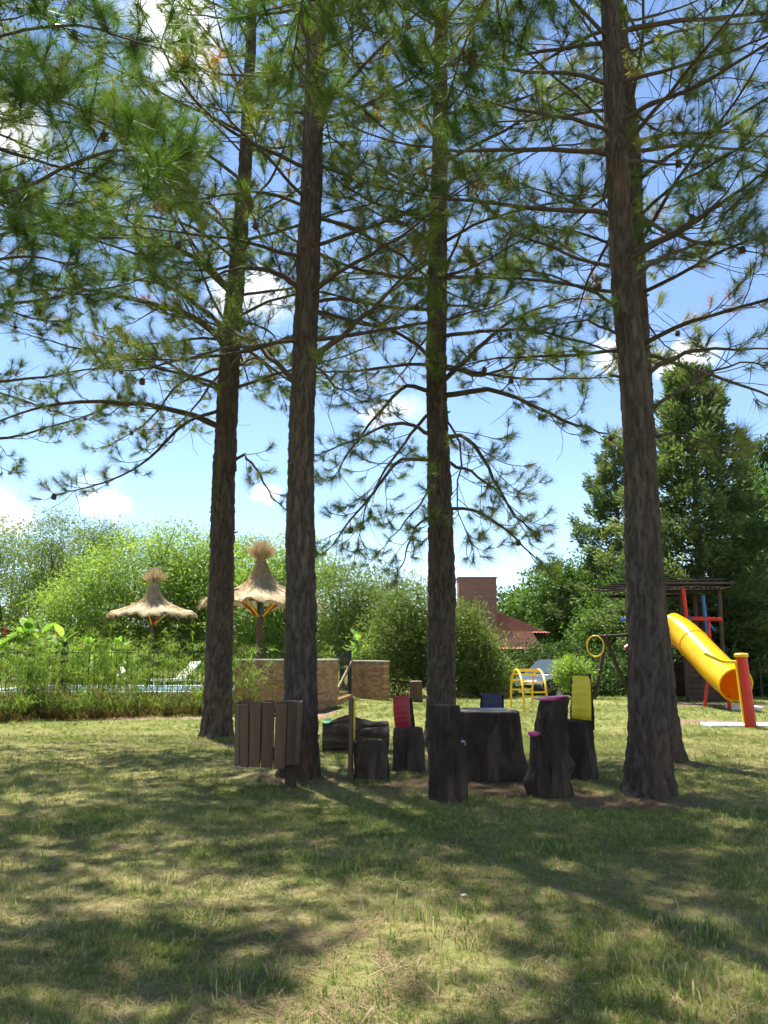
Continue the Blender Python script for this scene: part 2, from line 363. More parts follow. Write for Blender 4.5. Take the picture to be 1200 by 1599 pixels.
xs = np.concatenate([[-500, -250, -120, -70, -45, -30, -22, -16], np.arange(-13, 13.01, .2), [16, 22, 30, 45, 70, 120, 250, 500]])
ys = np.concatenate([[-300, -100, -40, -15, -6, -2], np.arange(0, 27, .2), np.arange(27, 46, .8), [50, 60, 80, 120, 250, 600, 1200]])
GX, GY = np.meshgrid(xs, ys); nx = len(xs)
i = np.arange(len(ys) - 1)[:, None] * nx + np.arange(nx - 1)[None, :]
gf = np.stack([i, i + 1, i + nx + 1, i + nx], -1).reshape(-1, 4)
gme = arr_mesh('ground', np.stack([GX.ravel(), GY.ravel(), gz(GX, GY).ravel()], 1), gf, 4, {'bare': bare(GX, GY).ravel()}, True)
tag(add('ground', gme, ground_material()), 'mown lawn with straw and bare earth patches under the pines', 'lawn', kind='structure')

# ------------------------------------------------------------------ leaves, needles and twigs as arrays
def basis(D):
    ref = np.where(np.abs(D[..., 2:3]) < .9, np.array([0, 0, 1.0]), np.array([1.0, 0, 0]))
    A = nrm(np.cross(D, ref)); return A, np.cross(D, A)
def needle_mesh(name, pos, dr, n, L, w, tint, spread=.14):
    K = len(pos); A, B = basis(dr)
    ph = R(8) + R(60) * rng.random((K, n)) ** .9; az = rng.random((K, n)) * 2 * np.pi
    D = dr[:, None] * np.cos(ph)[..., None] + (A[:, None] * np.cos(az)[..., None] + B[:, None] * np.sin(az)[..., None]) * np.sin(ph)[..., None]
    D[..., 2] -= .18; D = nrm(D)
    ln = (np.broadcast_to(np.asarray(L), (K,))[:, None]) * (.5 + .65 * rng.random((K, n))) * rng.uniform(.65, 1.2, (K, 1))
    base = pos[:, None] - dr[:, None] * (rng.random((K, n, 1)) * spread)
    tip = base + D * ln[..., None]; tip[..., 2] -= ln * .10
    sd = nrm(np.cross(D, rng.normal(size=(K, n, 3)))) * (w / 2)
    V = np.stack([base + sd, base - sd, tip], 2).reshape(-1, 3)
    tv = np.repeat(np.clip(tint[:, None] + rng.normal(0, .07, (K, n)), 0, 1).ravel(), 3)
    return arr_mesh(name, V, np.arange(K * n * 3).reshape(-1, 3), 3, {'tint': tv})
def leaf_mesh(name, pos, dr, L, w, tint):
    """rhombic leaves: pos (n,3), dr (n,3) unit"""
    n = len(pos); L = np.broadcast_to(np.asarray(L, float), (n,))[:, None]; w = np.broadcast_to(np.asarray(w, float), (n,))[:, None]
    sd = nrm(np.cross(dr, rng.normal(size=(n, 3))))
    nn = nrm(np.cross(dr, sd))
    V = np.stack([pos, pos + dr * L * .5 + sd * w / 2 + nn * L * .08, pos + dr * L, pos + dr * L * .5 - sd * w / 2 + nn * L * .08], 1).reshape(-1, 3)
    return arr_mesh(name, V, np.arange(n * 4).reshape(-1, 4), 4, {'tint': np.repeat(np.clip(tint, 0, 1), 4)})

class Twigs:
    def __init__(s): s.V = []; s.F = []; s.n = 0
    def tube(s, P, r, sides):
        V, f = tube_arr(np.asarray(P), np.asarray(r), sides); s.V.append(V); s.F.append(f + s.n); s.n += len(V)
    def build(s, name, mat, parent): return add(name, arr_mesh(name, np.concatenate(s.V), np.concatenate(s.F), 4, None, True), mat, parent)

def wander(p, d, L, n, droop, noise_, up_end=0.0):
    """a branch path from p along d with gravity droop, crooked by noise, tip turned up"""
    P = [np.array(p, float)]; d = np.array(d, float); st = L / n
    for q in range(n):
        t = q / n
        d = d + rng.normal(0, noise_, 3); d[2] += -droop / n * (1 - t) + up_end / n * t * 2
        d /= np.linalg.norm(d); P.append(P[-1] + d * st)
    return np.array(P)

# ------------------------------------------------------------------ pine trees
def trunk_obj(path, H, r0, taper, seed, parent, fine_to, ns=56):
    zf = np.concatenate([np.linspace(-.12, .6, 26), np.arange(.63, fine_to, .034), np.arange(fine_to, H, .25)])
    zz = path[:, 2]
    cx, cy = np.interp(zf, zz, path[:, 0]), np.interp(zf, zz, path[:, 1])
    th = np.linspace(0, 2 * np.pi, ns, endpoint=False)
    Z, T = np.meshgrid(zf, th, indexing='ij')
    r = np.maximum(r0 - taper * Z, .02)
    lobes = np.maximum(0, np.sin(5 * T + seed) * .5 + np.sin(3 * T + seed * 2.1) * .5)
    fl = np.exp(-np.maximum(Z, 0) / .22); r = r * (1 + fl * (.20 + .48 * lobes) + .03 * np.sin(2 * T + Z * .7 + seed))
    nu = 19; u = T / (2 * np.pi) * nu
    wu = u + 1.1 * (vnoise(u, Z * 3.1, seed + 2, nu) - .5) + .9 * (vnoise(u * 2, Z * 7.3, seed + 5, nu * 2) - .5)
    v = Z / .62 + 1.6 * vnoise(u * 1.0, Z * 1.7, seed + 9, nu) + .5 * vnoise(u * 3, Z * 9, seed + 4, nu * 3)
    f, idp = cells(wu, v, nu, seed)
    f2, id2 = cells(wu * 2.0 + .5 * vnoise(u * 4, Z * 14, seed + 6, nu * 4), Z / .17 + vnoise(u * 2, Z * 5, seed + 1, nu * 2), nu * 2, seed + 50)
    plate = smoothstep(f / .42); p2 = smoothstep(f2 / .5)
    amp = np.clip(r / .2, .25, 1.1) * .027
    disp = amp * (plate * (.5 + 1.0 * idp) + .55 * p2 - .7) + .004 * (rng.random(r.shape) - .5)
    r = r + disp
    V = np.stack([cx[:, None] + r * np.cos(T), cy[:, None] + r * np.sin(T), Z], -1).reshape(-1, 3)
    i = np.arange(len(zf) - 1)[:, None] * ns; j = np.arange(ns)[None, :]; j2 = (j + 1) % ns
    Fs = np.stack([i + j, i + j2, i + ns + j2, i + ns + j], -1).reshape(-1, 4)
    me = arr_mesh('trunk', V, Fs, 4, {'plate': (plate * (.3 + .5 * idp) + .25 * p2).ravel()}, True)
    return add('trunk', me, M['bark'], parent)

class Pine:
    def __init__(s, label, base, path, H, r0, taper, seed, needle='needle', fine_to=9.0, nn=92, nw=.0044, nl=.21, sp=.16, zhi=99):
        s.zhi = zhi
        s.base = np.array(base); s.root = empty('pine_tree', base); tag(s.root, label, 'tree', 'tall pines around the stump seats')
        s.path = np.array(path) - s.base; s.H, s.r0, s.taper = H, r0, taper
        s.tp, s.td, s.tt, s.tl = [], [], [], []; s.needle = needle; s.nn, s.nw, s.nl, s.sp = nn, nw, nl, sp; s.cones = []
        trunk_obj(s.path, H, r0, taper, seed, s.root, fine_to)
        for q in range(9 if fine_to > 2 else 0):               # snapped branch stubs
            z = rng.uniform(1.3, 6.5); a = rng.uniform(0, 6.28); d = np.array([math.cos(a), math.sin(a), rng.uniform(.1, .5)]); c = s.axis(z) + d * [1, 1, 0] * (r0 - taper * z) * .85; l = rng.uniform(.05, .14)
            MB().tube([c, c + d * l * .6, c + d * l], [.02, .014, .011], 6).build('branch_stub', M['twig'], s.root)
    def axis(s, z): return np.array([np.interp(z, s.path[:, 2], s.path[:, 0]), np.interp(z, s.path[:, 2], s.path[:, 1]), z])
    def tuft(s, p, d, tint, k=1.0): s.tp.append(p); s.td.append(d / np.linalg.norm(d)); s.tt.append(tint); s.tl.append(s.nl * k)
    def limb(s, P, r, dens=1.0, bare_to=.22, reach=1.0):
        """one limb along the world-less path P (tree space) with side branches, twigs and needle tufts"""
        tw = Twigs(); n = len(P); L = np.linalg.norm(np.diff(P, axis=0), axis=1).sum()
        rr = r * (1 - np.linspace(0, 1, n) ** 1.1 * .82)
        tw.tube(P, rr, 6)
        T = nrm(np.gradient(P, axis=0))
        base_t = rng.choice([rng.uniform(.05, .45), rng.uniform(.35, .7)]) ; side = 1
        k = max(3, int(L / .27 * dens))
        for t in np.linspace(bare_to, .97, k) + rng.normal(0, .02, k):
            f = min(max(t, .02), .985) * (n - 1); i0 = int(f); p = P[i0] + (P[min(i0 + 1, n - 1)] - P[i0]) * (f - i0); tg = T[i0]
            side = -side
            hz = nrm(np.cross(tg, [0, 0, 1.0])) * side
            d = tg * rng.uniform(.5, 1.0) + hz * rng.uniform(.5, 1.0) + np.array([0, 0, rng.uniform(-.35, .5)])
            d /= np.linalg.norm(d)
            l = reach * (.35 + .95 * (1 - t)) * rng.uniform(.5, 1.15) * min(1.15, .45 + L / 4.5)
            Q = wander(p, d, l, 6, rng.uniform(.15, .9), .10, rng.uniform(.7, 1.7))
            tw.tube(Q, np.linspace(max(.35 * rr[i0], .007), .0045, 7), 3)
            tint = np.clip(base_t + rng.normal(0, .12), 0, .84)
            if rng.random() < .022: tint = rng.uniform(.88, 1)
            s.tuft(Q[-1], Q[-1] - Q[-2], tint)
            if rng.random() < .06 and len(s.cones) < 9: s.cones.append(Q[3])
            QT = nrm(np.gradient(Q, axis=0))
            for u in np.arange(.36, .95, .19 / max(l, .35)):
                g = u * 6; g0 = int(g); q = Q[g0] + (Q[g0 + 1] - Q[g0]) * (g - g0)
                A, B = basis(QT[g0]); a = rng.uniform(0, 2 * np.pi)
                dd = QT[g0] * .8 + (A * math.cos(a) + B * math.sin(a)) * .8; dd[2] += .1
                ll = rng.uniform(.12, .42) * (1.1 - u * .4)
                C = wander(q, dd / np.linalg.norm(dd), ll, 2, .2, .16, 1.6)
                tw.tube(C, np.linspace(.006, .0035, 3), 3)
                if rng.random() < .93: s.tuft(C[-1], C[-1] - C[-2], np.clip(tint + rng.normal(0, .1), 0, 1))
        for q in range(int(L * 2.2)):                        # bare dead twigs
            i0 = rng.integers(1, n - 1); a = rng.uniform(0, 6.28); d = T[i0] * .5 + np.array([math.cos(a) * .8, math.sin(a) * .8, rng.uniform(-.7, .3)])
            tw.tube(wander(P[i0], d / np.linalg.norm(d), rng.uniform(.25, .8), 4, .5, .2, .5), np.linspace(.006, .003, 5), 3)
        s.tuft(P[-1], P[-1] - P[-2], base_t)
        tw.build('limb', M['twig'], s.root)
    def px_limb(s, pts, r=.04, dens=1.0, **kw):
        P = np.array([at(*p) for p in pts]) - s.base; z = P[0][2]; P[0] = s.axis(z) + (P[0] - s.axis(z)) * .35
        Q = spline(P, 14); Q[1:] += rng.normal(0, .012, Q[1:].shape); s.limb(Q, r, dens, **kw)
    def auto(s, h0, h1, Lmax, step=.42, per=(2, 3), az=None, dens=1.0, Ltop=1.0, skip=None):
        h = h0; a0 = rng.uniform(0, 6.28)
        while h < h1:
            for q in range(rng.integers(per[0], per[1] + 1)):
                a0 += 2.4 + rng.normal(0, .4); a = a0
                if az is not None: a = rng.uniform(*az)
                t = (h - h0) / max(s.H - h0, .1)
                if skip and skip(h, a): continue
                L = (Lmax * (1 - t ** 1.6) + Ltop * t) * rng.uniform(.7, 1.12)
                el = R(8 + 38 * t + rng.normal(0, 9)); d = np.array([math.cos(a) * math.cos(el), math.sin(a) * math.cos(el), math.sin(el)])
                P = wander(s.axis(h + rng.uniform(-.1, .1)), d, L, 12, rng.uniform(.25, .8), .085, rng.uniform(.1, .6))
                s.limb(P, .011 + .0062 * L, dens)
            h += step * rng.uniform(.75, 1.25)
    def finish(s):
        tp, td, tt, tl = map(np.array, (s.tp, s.td, s.tt, s.tl)); tl = tl * rng.uniform(.85, 1.15, len(tl)); hi = tp[:, 2] > s.zhi     # the crown top, above the view, carries coarser needles
        add('needles', needle_mesh('needles', tp[~hi], td[~hi], s.nn, tl[~hi], s.nw, tt[~hi], s.sp), M[s.needle], s.root)
        if hi.any(): add('crown_needles', needle_mesh('crown_needles', tp[hi], td[hi], 25, tl[hi], .017, tt[hi], s.sp), M[s.needle], s.root)
        for c in s.cones: add('pine_cone', CONE, M['twig'], s.root, c)
cb = MB()
cb.lathe([(.006, 0), (.026, .012), (.036, .035), (.034, .06), (.022, .085), (.004, .1)], 9, (0, 0, -.09))
for k_ in range(18):
    z_ = k_ / 18; a_ = k_ * 2.4; rr_ = .036 * math.sin(math.pi * (.2 + .75 * z_)) + .004
    cb.box((rr_ * math.cos(a_), rr_ * math.sin(a_), -.085 + .09 * z_), (.018, .014, .006), Matrix.Rotation(a_, 3, 'Z') @ Matrix.Rotation(-.5, 3, 'Y'))
CONE = cb.mesh('pine_cone'); CONE.materials.append(M['twig'])

def pine_path(px, d, H):
    P = np.array([at(x, y, d) for x, y in px]); P[0] = gd(*px[0]); P[0][1] = d; o = P[:, 1].argsort()
    top = P[-1] + (P[-1] - P[-3]) / (P[-1][2] - P[-3][2]) * (H - P[-1][2] + .5)
    return spline(np.vstack([P, top]), 60)
def tree_at(xb, yb): return gd(xb, yb)
T = {}
PINES = []
spec = [
  ('t1', 'pine with long low bough reaching left, nearest the pool fence', [(338, 1150), (345, 950), (350, 750), (361, 540), (378, 330), (384, 250), (395, 0)], 18.0, .225, .0108, 3),
  ('t2', 'pine directly behind the slatted wooden bin', [(470, 1212), (470, 1000), (470, 800), (472, 650), (480, 450), (488, 250), (497, 0)], 16.5, .176, .0078, 8),
  ('t3', 'slender middle pine rising behind the stump table', [(688, 1168), (690, 950), (688, 800), (682, 600), (683, 450), (686, 300), (690, 0)], 17.0, .20, .0092, 14),
  ('t4', 'thick foreground pine hiding the play tower', [(1014, 1242), (1011, 1050), (1004, 850), (995, 650), (974, 430), (963, 225), (952, 0)], 16.0, .180, .0108, 21),
  ('t5', 'pine half hidden behind the thick foreground pine near the slide', [(1044, 1186), (1029, 1020), (1012, 800), (1002, 600), (993, 430), (985, 225), (968, 60), (962, 0)], 16.5, .160, .0052, 29)]
for key, lab, px, H, r0, tp, sd in spec:
    b = gd(*px[0]); T[key] = Pine(lab, b, pine_path(px, b[1], H), H, r0, tp, sd, fine_to={'t1': 13, 't3': 12.5, 't5': 10}.get(key, 9.5), zhi={'t1': 12.8, 't2': 9.8, 't3': 12.2, 't4': 9.0, 't5': 11.0}[key])
d1, d2, d3, d4, d5 = [T[k].base[1] for k in ('t1', 't2', 't3', 't4', 't5')]
t = T['t1']
for pts, r in [([(335, 668, d1), (290, 645, d1 - .3), (220, 632, d1 - .7), (130, 628, d1 - 1), (50, 640, d1 - 1.2), (-30, 668, d1 - 1.3)], .055),
               ([(345, 535, d1), (290, 490, d1 - .3), (210, 468, d1 - .8), (120, 450, d1 - 1.1), (30, 458, d1 - 1.4)], .065),
               ([(350, 520, d1), (300, 470, d1 + .5), (240, 440, d1 + 1.1), (150, 440, d1 + 1.8), (60, 480, d1 + 2.2)], .05),
               ([(366, 725, d1), (382, 712, d1 - .2), (402, 735, d1 - .3), (425, 775, d1 - .5), (452, 800, d1 - .6)], .03),
               ([(338, 610, d1), (300, 590, d1 + .4), (250, 560, d1 + .8), (190, 560, d1 + 1.2), (120, 590, d1 + 1.5)], .04),
               ([(332, 640, d1), (290, 660, d1 - .4), (240, 710, d1 - .9), (170, 750, d1 - 1.3), (90, 772, d1 - 1.6)], .035),
               ([(340, 575, d1), (280, 600, d1 + .8), (230, 660, d1 + 1.3), (160, 700, d1 + 1.6)], .032),
               ([(372, 520, d1), (400, 505, d1 + .5), (440, 540, d1 + 1.2), (470, 580, d1 + 1.6)], .03),
               ([(362, 460, d1), (300, 400, d1 - .6), (220, 370, d1 - 1.2), (120, 365, d1 - 1.7)], .06),
               ([(378, 420, d1), (340, 330, d1 + .8), (260, 290, d1 + 1.6), (170, 300, d1 + 2.2)], .05),
               ([(365, 580, d1), (400, 560, d1 + .6), (430, 590, d1 + 1.), (450, 640, d1 + 1.2)], .022)]:
    t.px_limb(pts, r, 1.1)
t.auto(5.8, 17.6, 3.7, .47)
t = T['t2']
for pts, r in [([(458, 608, d2), (428, 565, d2 + .2), (388, 530, d2 + .5), (330, 505, d2 + .9), (265, 490, d2 + 1.3)], .038),
               ([(495, 560, d2), (540, 520, d2 - .2), (600, 462, d2 - .5), (665, 405, d2 - .9)], .042),
               ([(470, 455, d2), (430, 425, d2 - .3), (370, 420, d2 - .8), (300, 440, d2 - 1.1)], .04),
               ([(497, 470, d2), (550, 470, d2 + .6), (600, 510, d2 + 1.2)], .028),
               ([(478, 545, d2), (520, 600, d2 - .5), (560, 610, d2 - .9)], .018)]:
    t.px_limb(pts, r)
t.auto(5.0, 16.2, 2.8, .52, (2, 3))
t = T['t3']
for pts, r in [([(668, 610, d3), (632, 604, d3 - .2), (596, 640, d3 - .5), (550, 700, d3 - .9), (520, 750, d3 - 1.1)], .036),
               ([(668, 680, d3), (625, 660, d3 + .3), (565, 682, d3 + .7), (505, 708, d3 + 1.0)], .036),
               ([(668, 718, d3), (625, 720, d3 - .3), (585, 765, d3 - .7), (545, 815, d3 - 1.0), (520, 850, d3 - 1.2)], .032),
               ([(672, 800, d3), (648, 825, d3 - .3), (632, 870, d3 - .5), (622, 900, d3 - .6)], .022),
               ([(700, 618, d3), (765, 610, d3 - .3), (845, 640, d3 - .7), (915, 668, d3 - 1.0), (968, 682, d3 - 1.2)], .045),
               ([(698, 600, d3), (745, 545, d3 + .3), (800, 500, d3 + .8), (880, 470, d3 + 1.2), (940, 468, d3 + 1.5)], .045),
               ([(700, 680, d3), (735, 688, d3 - .3), (768, 740, d3 - .7), (800, 800, d3 - 1.0), (845, 838, d3 - 1.2)], .036),
               ([(705, 795, d3), (742, 798, d3 - .2), (790, 825, d3 - .4), (828, 862, d3 - .6), (848, 880, d3 - .7)], .028),
               ([(704, 720, d3), (740, 740, d3 + .5), (790, 780, d3 + 1.), (830, 850, d3 + 1.4)], .028),
               ([(670, 640, d3), (640, 680, d3 + .6), (600, 740, d3 + 1.1), (570, 800, d3 + 1.4), (560, 860, d3 + 1.5)], .03),
               ([(700, 570, d3), (760, 585, d3 + .6), (830, 560, d3 + 1.2), (900, 590, d3 + 1.7)], .036),
               ([(668, 560, d3), (620, 520, d3 + .4), (550, 500, d3 + .9), (520, 510, d3 + 1.2)], .036),
               ([(702, 640, d3), (720, 700, d3 - .9), (715, 780, d3 - 1.3), (735, 850, d3 - 1.4)], .02),
               ([(672, 740, d3), (655, 790, d3 + .8), (620, 830, d3 + 1.2), (585, 870, d3 + 1.3)], .02)]:
    t.px_limb(pts, r, 1.1)
t.auto(5.6, 16.6, 3.2, .48)
t = T['t4']
for pts, r in [([(1015, 592, d4), (1048, 562, d4 - .1), (1092, 549, d4 - .2), (1150, 547, d4 - .3), (1225, 543, d4 - .4)], .030),
               ([(1020, 652, d4), (1058, 612, d4 + .2), (1110, 583, d4 + .5), (1170, 565, d4 + .8), (1220, 580, d4 + 1.)], .024),
               ([(1020, 684, d4), (1060, 678, d4 - .2), (1110, 697, d4 - .3), (1160, 715, d4 - .4)], .014),
               ([(998, 400, d4), (1050, 365, d4 - .4), (1120, 322, d4 - .9), (1210, 262, d4 - 1.4)], .045),
               ([(962, 525, d4), (925, 502, d4 - .1), (880, 505, d4 - .2), (830, 520, d4 - .2)], .016),
               ([(990, 440, d4), (1050, 395, d4 + .5), (1120, 380, d4 + 1.), (1200, 400, d4 + 1.4)], .03)]:
    t.px_limb(pts, r, .7, bare_to=.4)
t.auto(5.3, 15.6, 2.9, .5, (2, 3), dens=.9)
T['t5'].auto(5.4, 16.2, 3.2, .5, (2, 3), dens=.95)
# pines whose trunks stand outside the frame; their boughs hang into the top of it and shade the lawn
def side_pine(lab, x, y, H, r0, seed, zhi=99):
    b = np.array([x, y, float(gz(x, y))]); path = np.array([[x, y, z] for z in np.linspace(-.2, H + .5, 30)]); path[:, 0] += .15 * np.sin(path[:, 2] * .3)
    return Pine(lab, b, path, H, r0, r0 / H * .85, seed, 'needle_near', 1.0, 140, .0036, .25, .24, zhi)
t6 = side_pine('pine outside the left edge, its green boughs fill the top left corner', -5.7, 9.3, 15.5, .19, 41, 9.9)
for pts, r in [([(-200, 330, 9.3), (-80, 320, 8.2), (40, 290, 7.2), (170, 235, 6.6), (300, 250, 6.3)], .032),
               ([(-200, 470, 9.3), (-80, 430, 8.8), (40, 400, 8.4), (150, 425, 8.2)], .03),
               ([(-200, 200, 9.3), (-80, 160, 8.0), (50, 150, 6.9), (180, 200, 6.0), (270, 290, 5.7)], .032),
               ([(-200, 100, 9.3), (-60, 70, 8.6), (110, 40, 7.8), (260, 80, 7.4)], .03)]:
    t6.px_limb(pts, r, 1.35)
t6.auto(6.0, 15.2, 3.3, .55, (2, 3))
t7 = side_pine('pine beside the camera, fresh green boughs hang in at the top centre', 2.9, 2.2, 15.0, .19, 47, 8.0)
for pts in [[(2.9, 2.2, 6.0), (2.2, 3.4, 6.5), (1.3, 4.6, 6.4), (.7, 5.3, 5.9), (.45, 5.7, 5.35)],
            [(2.9, 2.2, 7.2), (1.6, 3.4, 7.5), (.2, 4.6, 7.1), (-.5, 5.4, 6.5), (-.75, 5.9, 5.7)],
            [(2.9, 2.2, 6.6), (2.9, 3.7, 7.0), (2.6, 5.2, 6.8)], [(2.9, 2.2, 7.4), (2.0, 4.2, 7.9), (1.2, 5.6, 7.6)]]:
    P = np.array(pts) - t7.base; t7.limb(spline(P, 14), .028, 1.4, bare_to=.3)
t7.auto(8.2, 14.6, 2.6, .6, (2, 2))
t8 = side_pine('pine beyond the left edge, its boughs reach in above the reeds', -7.5, 12.4, 17.0, .21, 53, 12.5); t8.needle = 'needle'; t8.nn, t8.nw, t8.nl, t8.sp = 95, .0048, .22, .14
t8.auto(4.6, 16.6, 3.9, .5, (2, 3))
for q in list(T.values()) + [t6, t7, t8]: q.finish()

# ------------------------------------------------------------------ stump furniture
def stump_mesh(h, r, seed, top_r=None, flare=.25, seg=72, nz=34, tilt=(0, 0), lumps=(), bend=(0, 0), ell=1.0, clip=None, z0=-.05, groove=1.0):
    """weathered log standing on end: lobed outline, grooves, knots; clip=(nx, ny, off) keeps only the side of a plane (a carved back)"""
    th = np.linspace(0, 2 * np.pi, seg, endpoint=False); zs = np.concatenate([np.linspace(z0, h - .02, nz), [h - .008, h]])
    Z, Tt = np.meshgrid(zs, th, indexing='ij'); q = np.clip((Z - z0) / (h - z0), 0, 1)
    top_r = top_r or r * .9
    rr = r + (top_r - r) * q + r * flare * np.exp(-np.maximum(Z, 0) / .10) * (.6 + .5 * np.sin(3 * Tt + seed))
    rr *= 1 + .045 * np.sin(2 * Tt + seed) + .03 * np.sin(5 * Tt + seed * 1.7 + Z * 2)
    nu = 12; f, idp = cells(Tt / (2 * np.pi) * nu + .6 * (vnoise(Tt / (2 * np.pi) * nu, Z * 5, seed, nu) - .5), Z / .7 + seed, nu, seed)
    rr += groove * .012 * (smoothstep(f / .4) * (.4 + idp) - .7)
    if groove > .5:
        tu = Tt / (2 * np.pi) * 16; rr += groove * .016 * (vnoise(tu, Z * 4.5 + seed, seed + 1, 16) - .5) + groove * .012 * (vnoise(tu * 2, Z * 3 + seed, seed + 2, 32) - .5) + .02 * groove * (vnoise(tu / 4, Z * 3.3, seed + 3, 4) - .5)
        cr = np.abs(vnoise(tu * .75, Z * .9 + seed, seed + 5, 12) - .5); rr -= groove * .022 * np.exp(-(cr / .035) ** 2)
    for (a, z, w, hh) in lumps:
        da = np.angle(np.exp(1j * (Tt - a))); rr += hh * np.exp(-(da * r / w) ** 2 - ((Z - z) / w) ** 2)
    rr[-1] *= .965; rr += (rng.random(rr.shape) - .5) * .004
    X = rr * np.cos(Tt) + bend[0] * q ** 1.5; Y = rr * np.sin(Tt) * ell + bend[1] * q ** 1.5
    Zt = Z + (X * tilt[0] + Y * tilt[1]) * np.clip((q - .6) / .4, 0, 1)
    if clip is not None:
        cx, cy, off = clip; dd = X * cx + Y * cy - off; m = np.minimum(dd, 0); X = X - m * cx; Y = Y - m * cy
    mb = MB(); mb.loft([np.stack([X[i], Y[i], Zt[i]], 1) for i in range(len(zs))]); return mb
def pad_mesh(w, h, t, seed, wr=.006, nx=10, nz=18):
    """vinyl pad, upright slab in x-z, quilted with creases; front is -y"""
    secs = []
    for i in range(nz + 1):
        z = h * i / nz; e = min(1, math.sin(math.pi * min(max(i / nz, .03), .97)) ** .28)
        cr = wr * math.sin(i * 2.1 + seed) + wr * .7 * math.sin(i * 3.7 + seed * 2)
        ring = [(w * (.5 - .02) * math.cos(a) * (1 if abs(math.cos(a)) > .9 else .98), t * .5 * e * np.sign(math.sin(a)) * abs(math.sin(a)) ** .45 + cr * (1 + .6 * math.cos(3 * a + i)), z) for a in np.linspace(0, 2 * np.pi, 20, endpoint=False)]
        secs.append(ring)
    return MB().loft(secs)
def xf(o, loc, rz=0, rx=0, ry=0): o.location = loc; o.rotation_euler = (rx, ry, rz); return o
def root_at(name, p, label, cat, rz=0, group=None): return tag(empty(name, p, rz), label, cat, group)
SG = 'stump seats round the stump table'
# big stump used as a table, game board painted on its top
c = onground(757, 9.25)
tb = root_at('stump_table', c, 'broad dark tree stump table with a board painted on top', 'table')
stump_mesh(.70, .405, 2, .345, .16, 96, 40, lumps=[(-1.9, .33, .09, .035), (-.9, .12, .14, .05), (-2.6, .08, .15, .04), (-1.2, .5, .06, .02)]).build('stump', M['stump'], tb, smooth=True)
stump_mesh(.712, .315, 2, .31, 0, 40, 4, z0=.702, groove=.2).build('cut_top', M['endgrain'], tb, smooth=True)
for q in range(8):
    for w in range(8):
        o = MB().box((0, 0, 0), (.052, .052, .003)).build('board_square', M['boardblue'] if (q + w) % 2 else M['navy'], tb); o.location = ((q - 3.5) * .0525, (w - 3.5) * .0525, .7145)
# front chair, back to the camera, seat on its right
c = onground(697, 7.95)
ch = root_at('stump_chair', c, 'dark stump chair nearest the camera, in front of the table', 'chair', group=SG)
stump_mesh(.50, .185, 5, .17, .06, lumps=[(-1.2, .35, .06, .02)]).build('stump', M['stump'], ch, smooth=True)
xf(stump_mesh(.84, .178, 5, .16, 0, 64, 30, clip=(-.8, -.6, -.02), z0=.40, lumps=[(-1.6, .62, .05, .03)]).build('backrest', M['stump'], ch, smooth=True), (0, 0, 0))
stump_mesh(.508, .10, 7, .095, 0, 24, 3, z0=.47, groove=.1).build('seat_pad', M['lightblue'], ch, smooth=True).location = (.075, .05, 0)
# magenta chair, seat on the left
c = onground(851, 8.12)
ch = root_at('stump_chair', c, 'stump chair with magenta seat and tall back, bulging base', 'chair', group=SG)
stump_mesh(.56, .185, 9, .165, .20, lumps=[(3.3, .12, .09, .06), (-.35, .28, .07, .05), (-2.2, .16, .08, .03)]).build('stump', M['stump'], ch, smooth=True)
stump_mesh(.875, .165, 9, .138, 0, 64, 30, clip=(1, .1, -.095), z0=.42, bend=(.085, 0), tilt=(.10, 0), lumps=[(-.4, .5, .07, .02)]).build('backrest', M['stump'], ch, smooth=True)
stump_mesh(.895, .148, 9, .138, 0, 36, 3, clip=(1, .1, -.095), z0=.885, bend=(.085, 0), tilt=(.10, 0), groove=.1).build('back_cap', M['magenta'], ch, smooth=True)
stump_mesh(.578, .105, 3, .10, 0, 30, 4, z0=.545, groove=.1).build('seat_pad', M['magenta'], ch, smooth=True).location = (-.075, 0, 0)
# yellow padded chair
c = onground(897, 9.25)
ch = root_at('stump_chair', c, 'stump chair with a tall yellow padded back', 'chair', group=SG)
stump_mesh(.60, .19, 12, .165, .16, lumps=[(-.3, .2, .07, .02)]).build('stump', M['stump'], ch, smooth=True)
stump_mesh(1.03, .166, 12, .140, 0, 64, 30, clip=(.79, .62, .098), z0=.5, tilt=(.35, 0), bend=(.035, .02)).build('backrest', M['stump'], ch, smooth=True)
xf(pad_mesh(.27, .47, .075, 1, .0045).build('back_pad', M['yellowpad'], ch, smooth=True, angle=70), (.062, .046, .60), rz=R(-52), rx=R(-5))
# red padded chair
c = onground(637, 9.85)
ch = root_at('stump_chair', c, 'stump chair with a crimson padded back between log and table', 'chair', group=SG)
stump_mesh(.475, .185, 17, .17, .08, lumps=[(-1.2, .3, .05, .015)]).build('stump', M['stump2'], ch, smooth=True)
stump_mesh(.80, .150, 17, .125, 0, 60, 26, clip=(-.6, .8, .055), z0=.4, bend=(-.03, .02)).build('backrest', M['stump'], ch, smooth=True)
xf(pad_mesh(.235, .36, .07, 4, .0035).build('back_pad', M['red'], ch, smooth=True, angle=70), (-.055, .025, .47), rz=R(37), rx=R(-3), ry=R(-3))
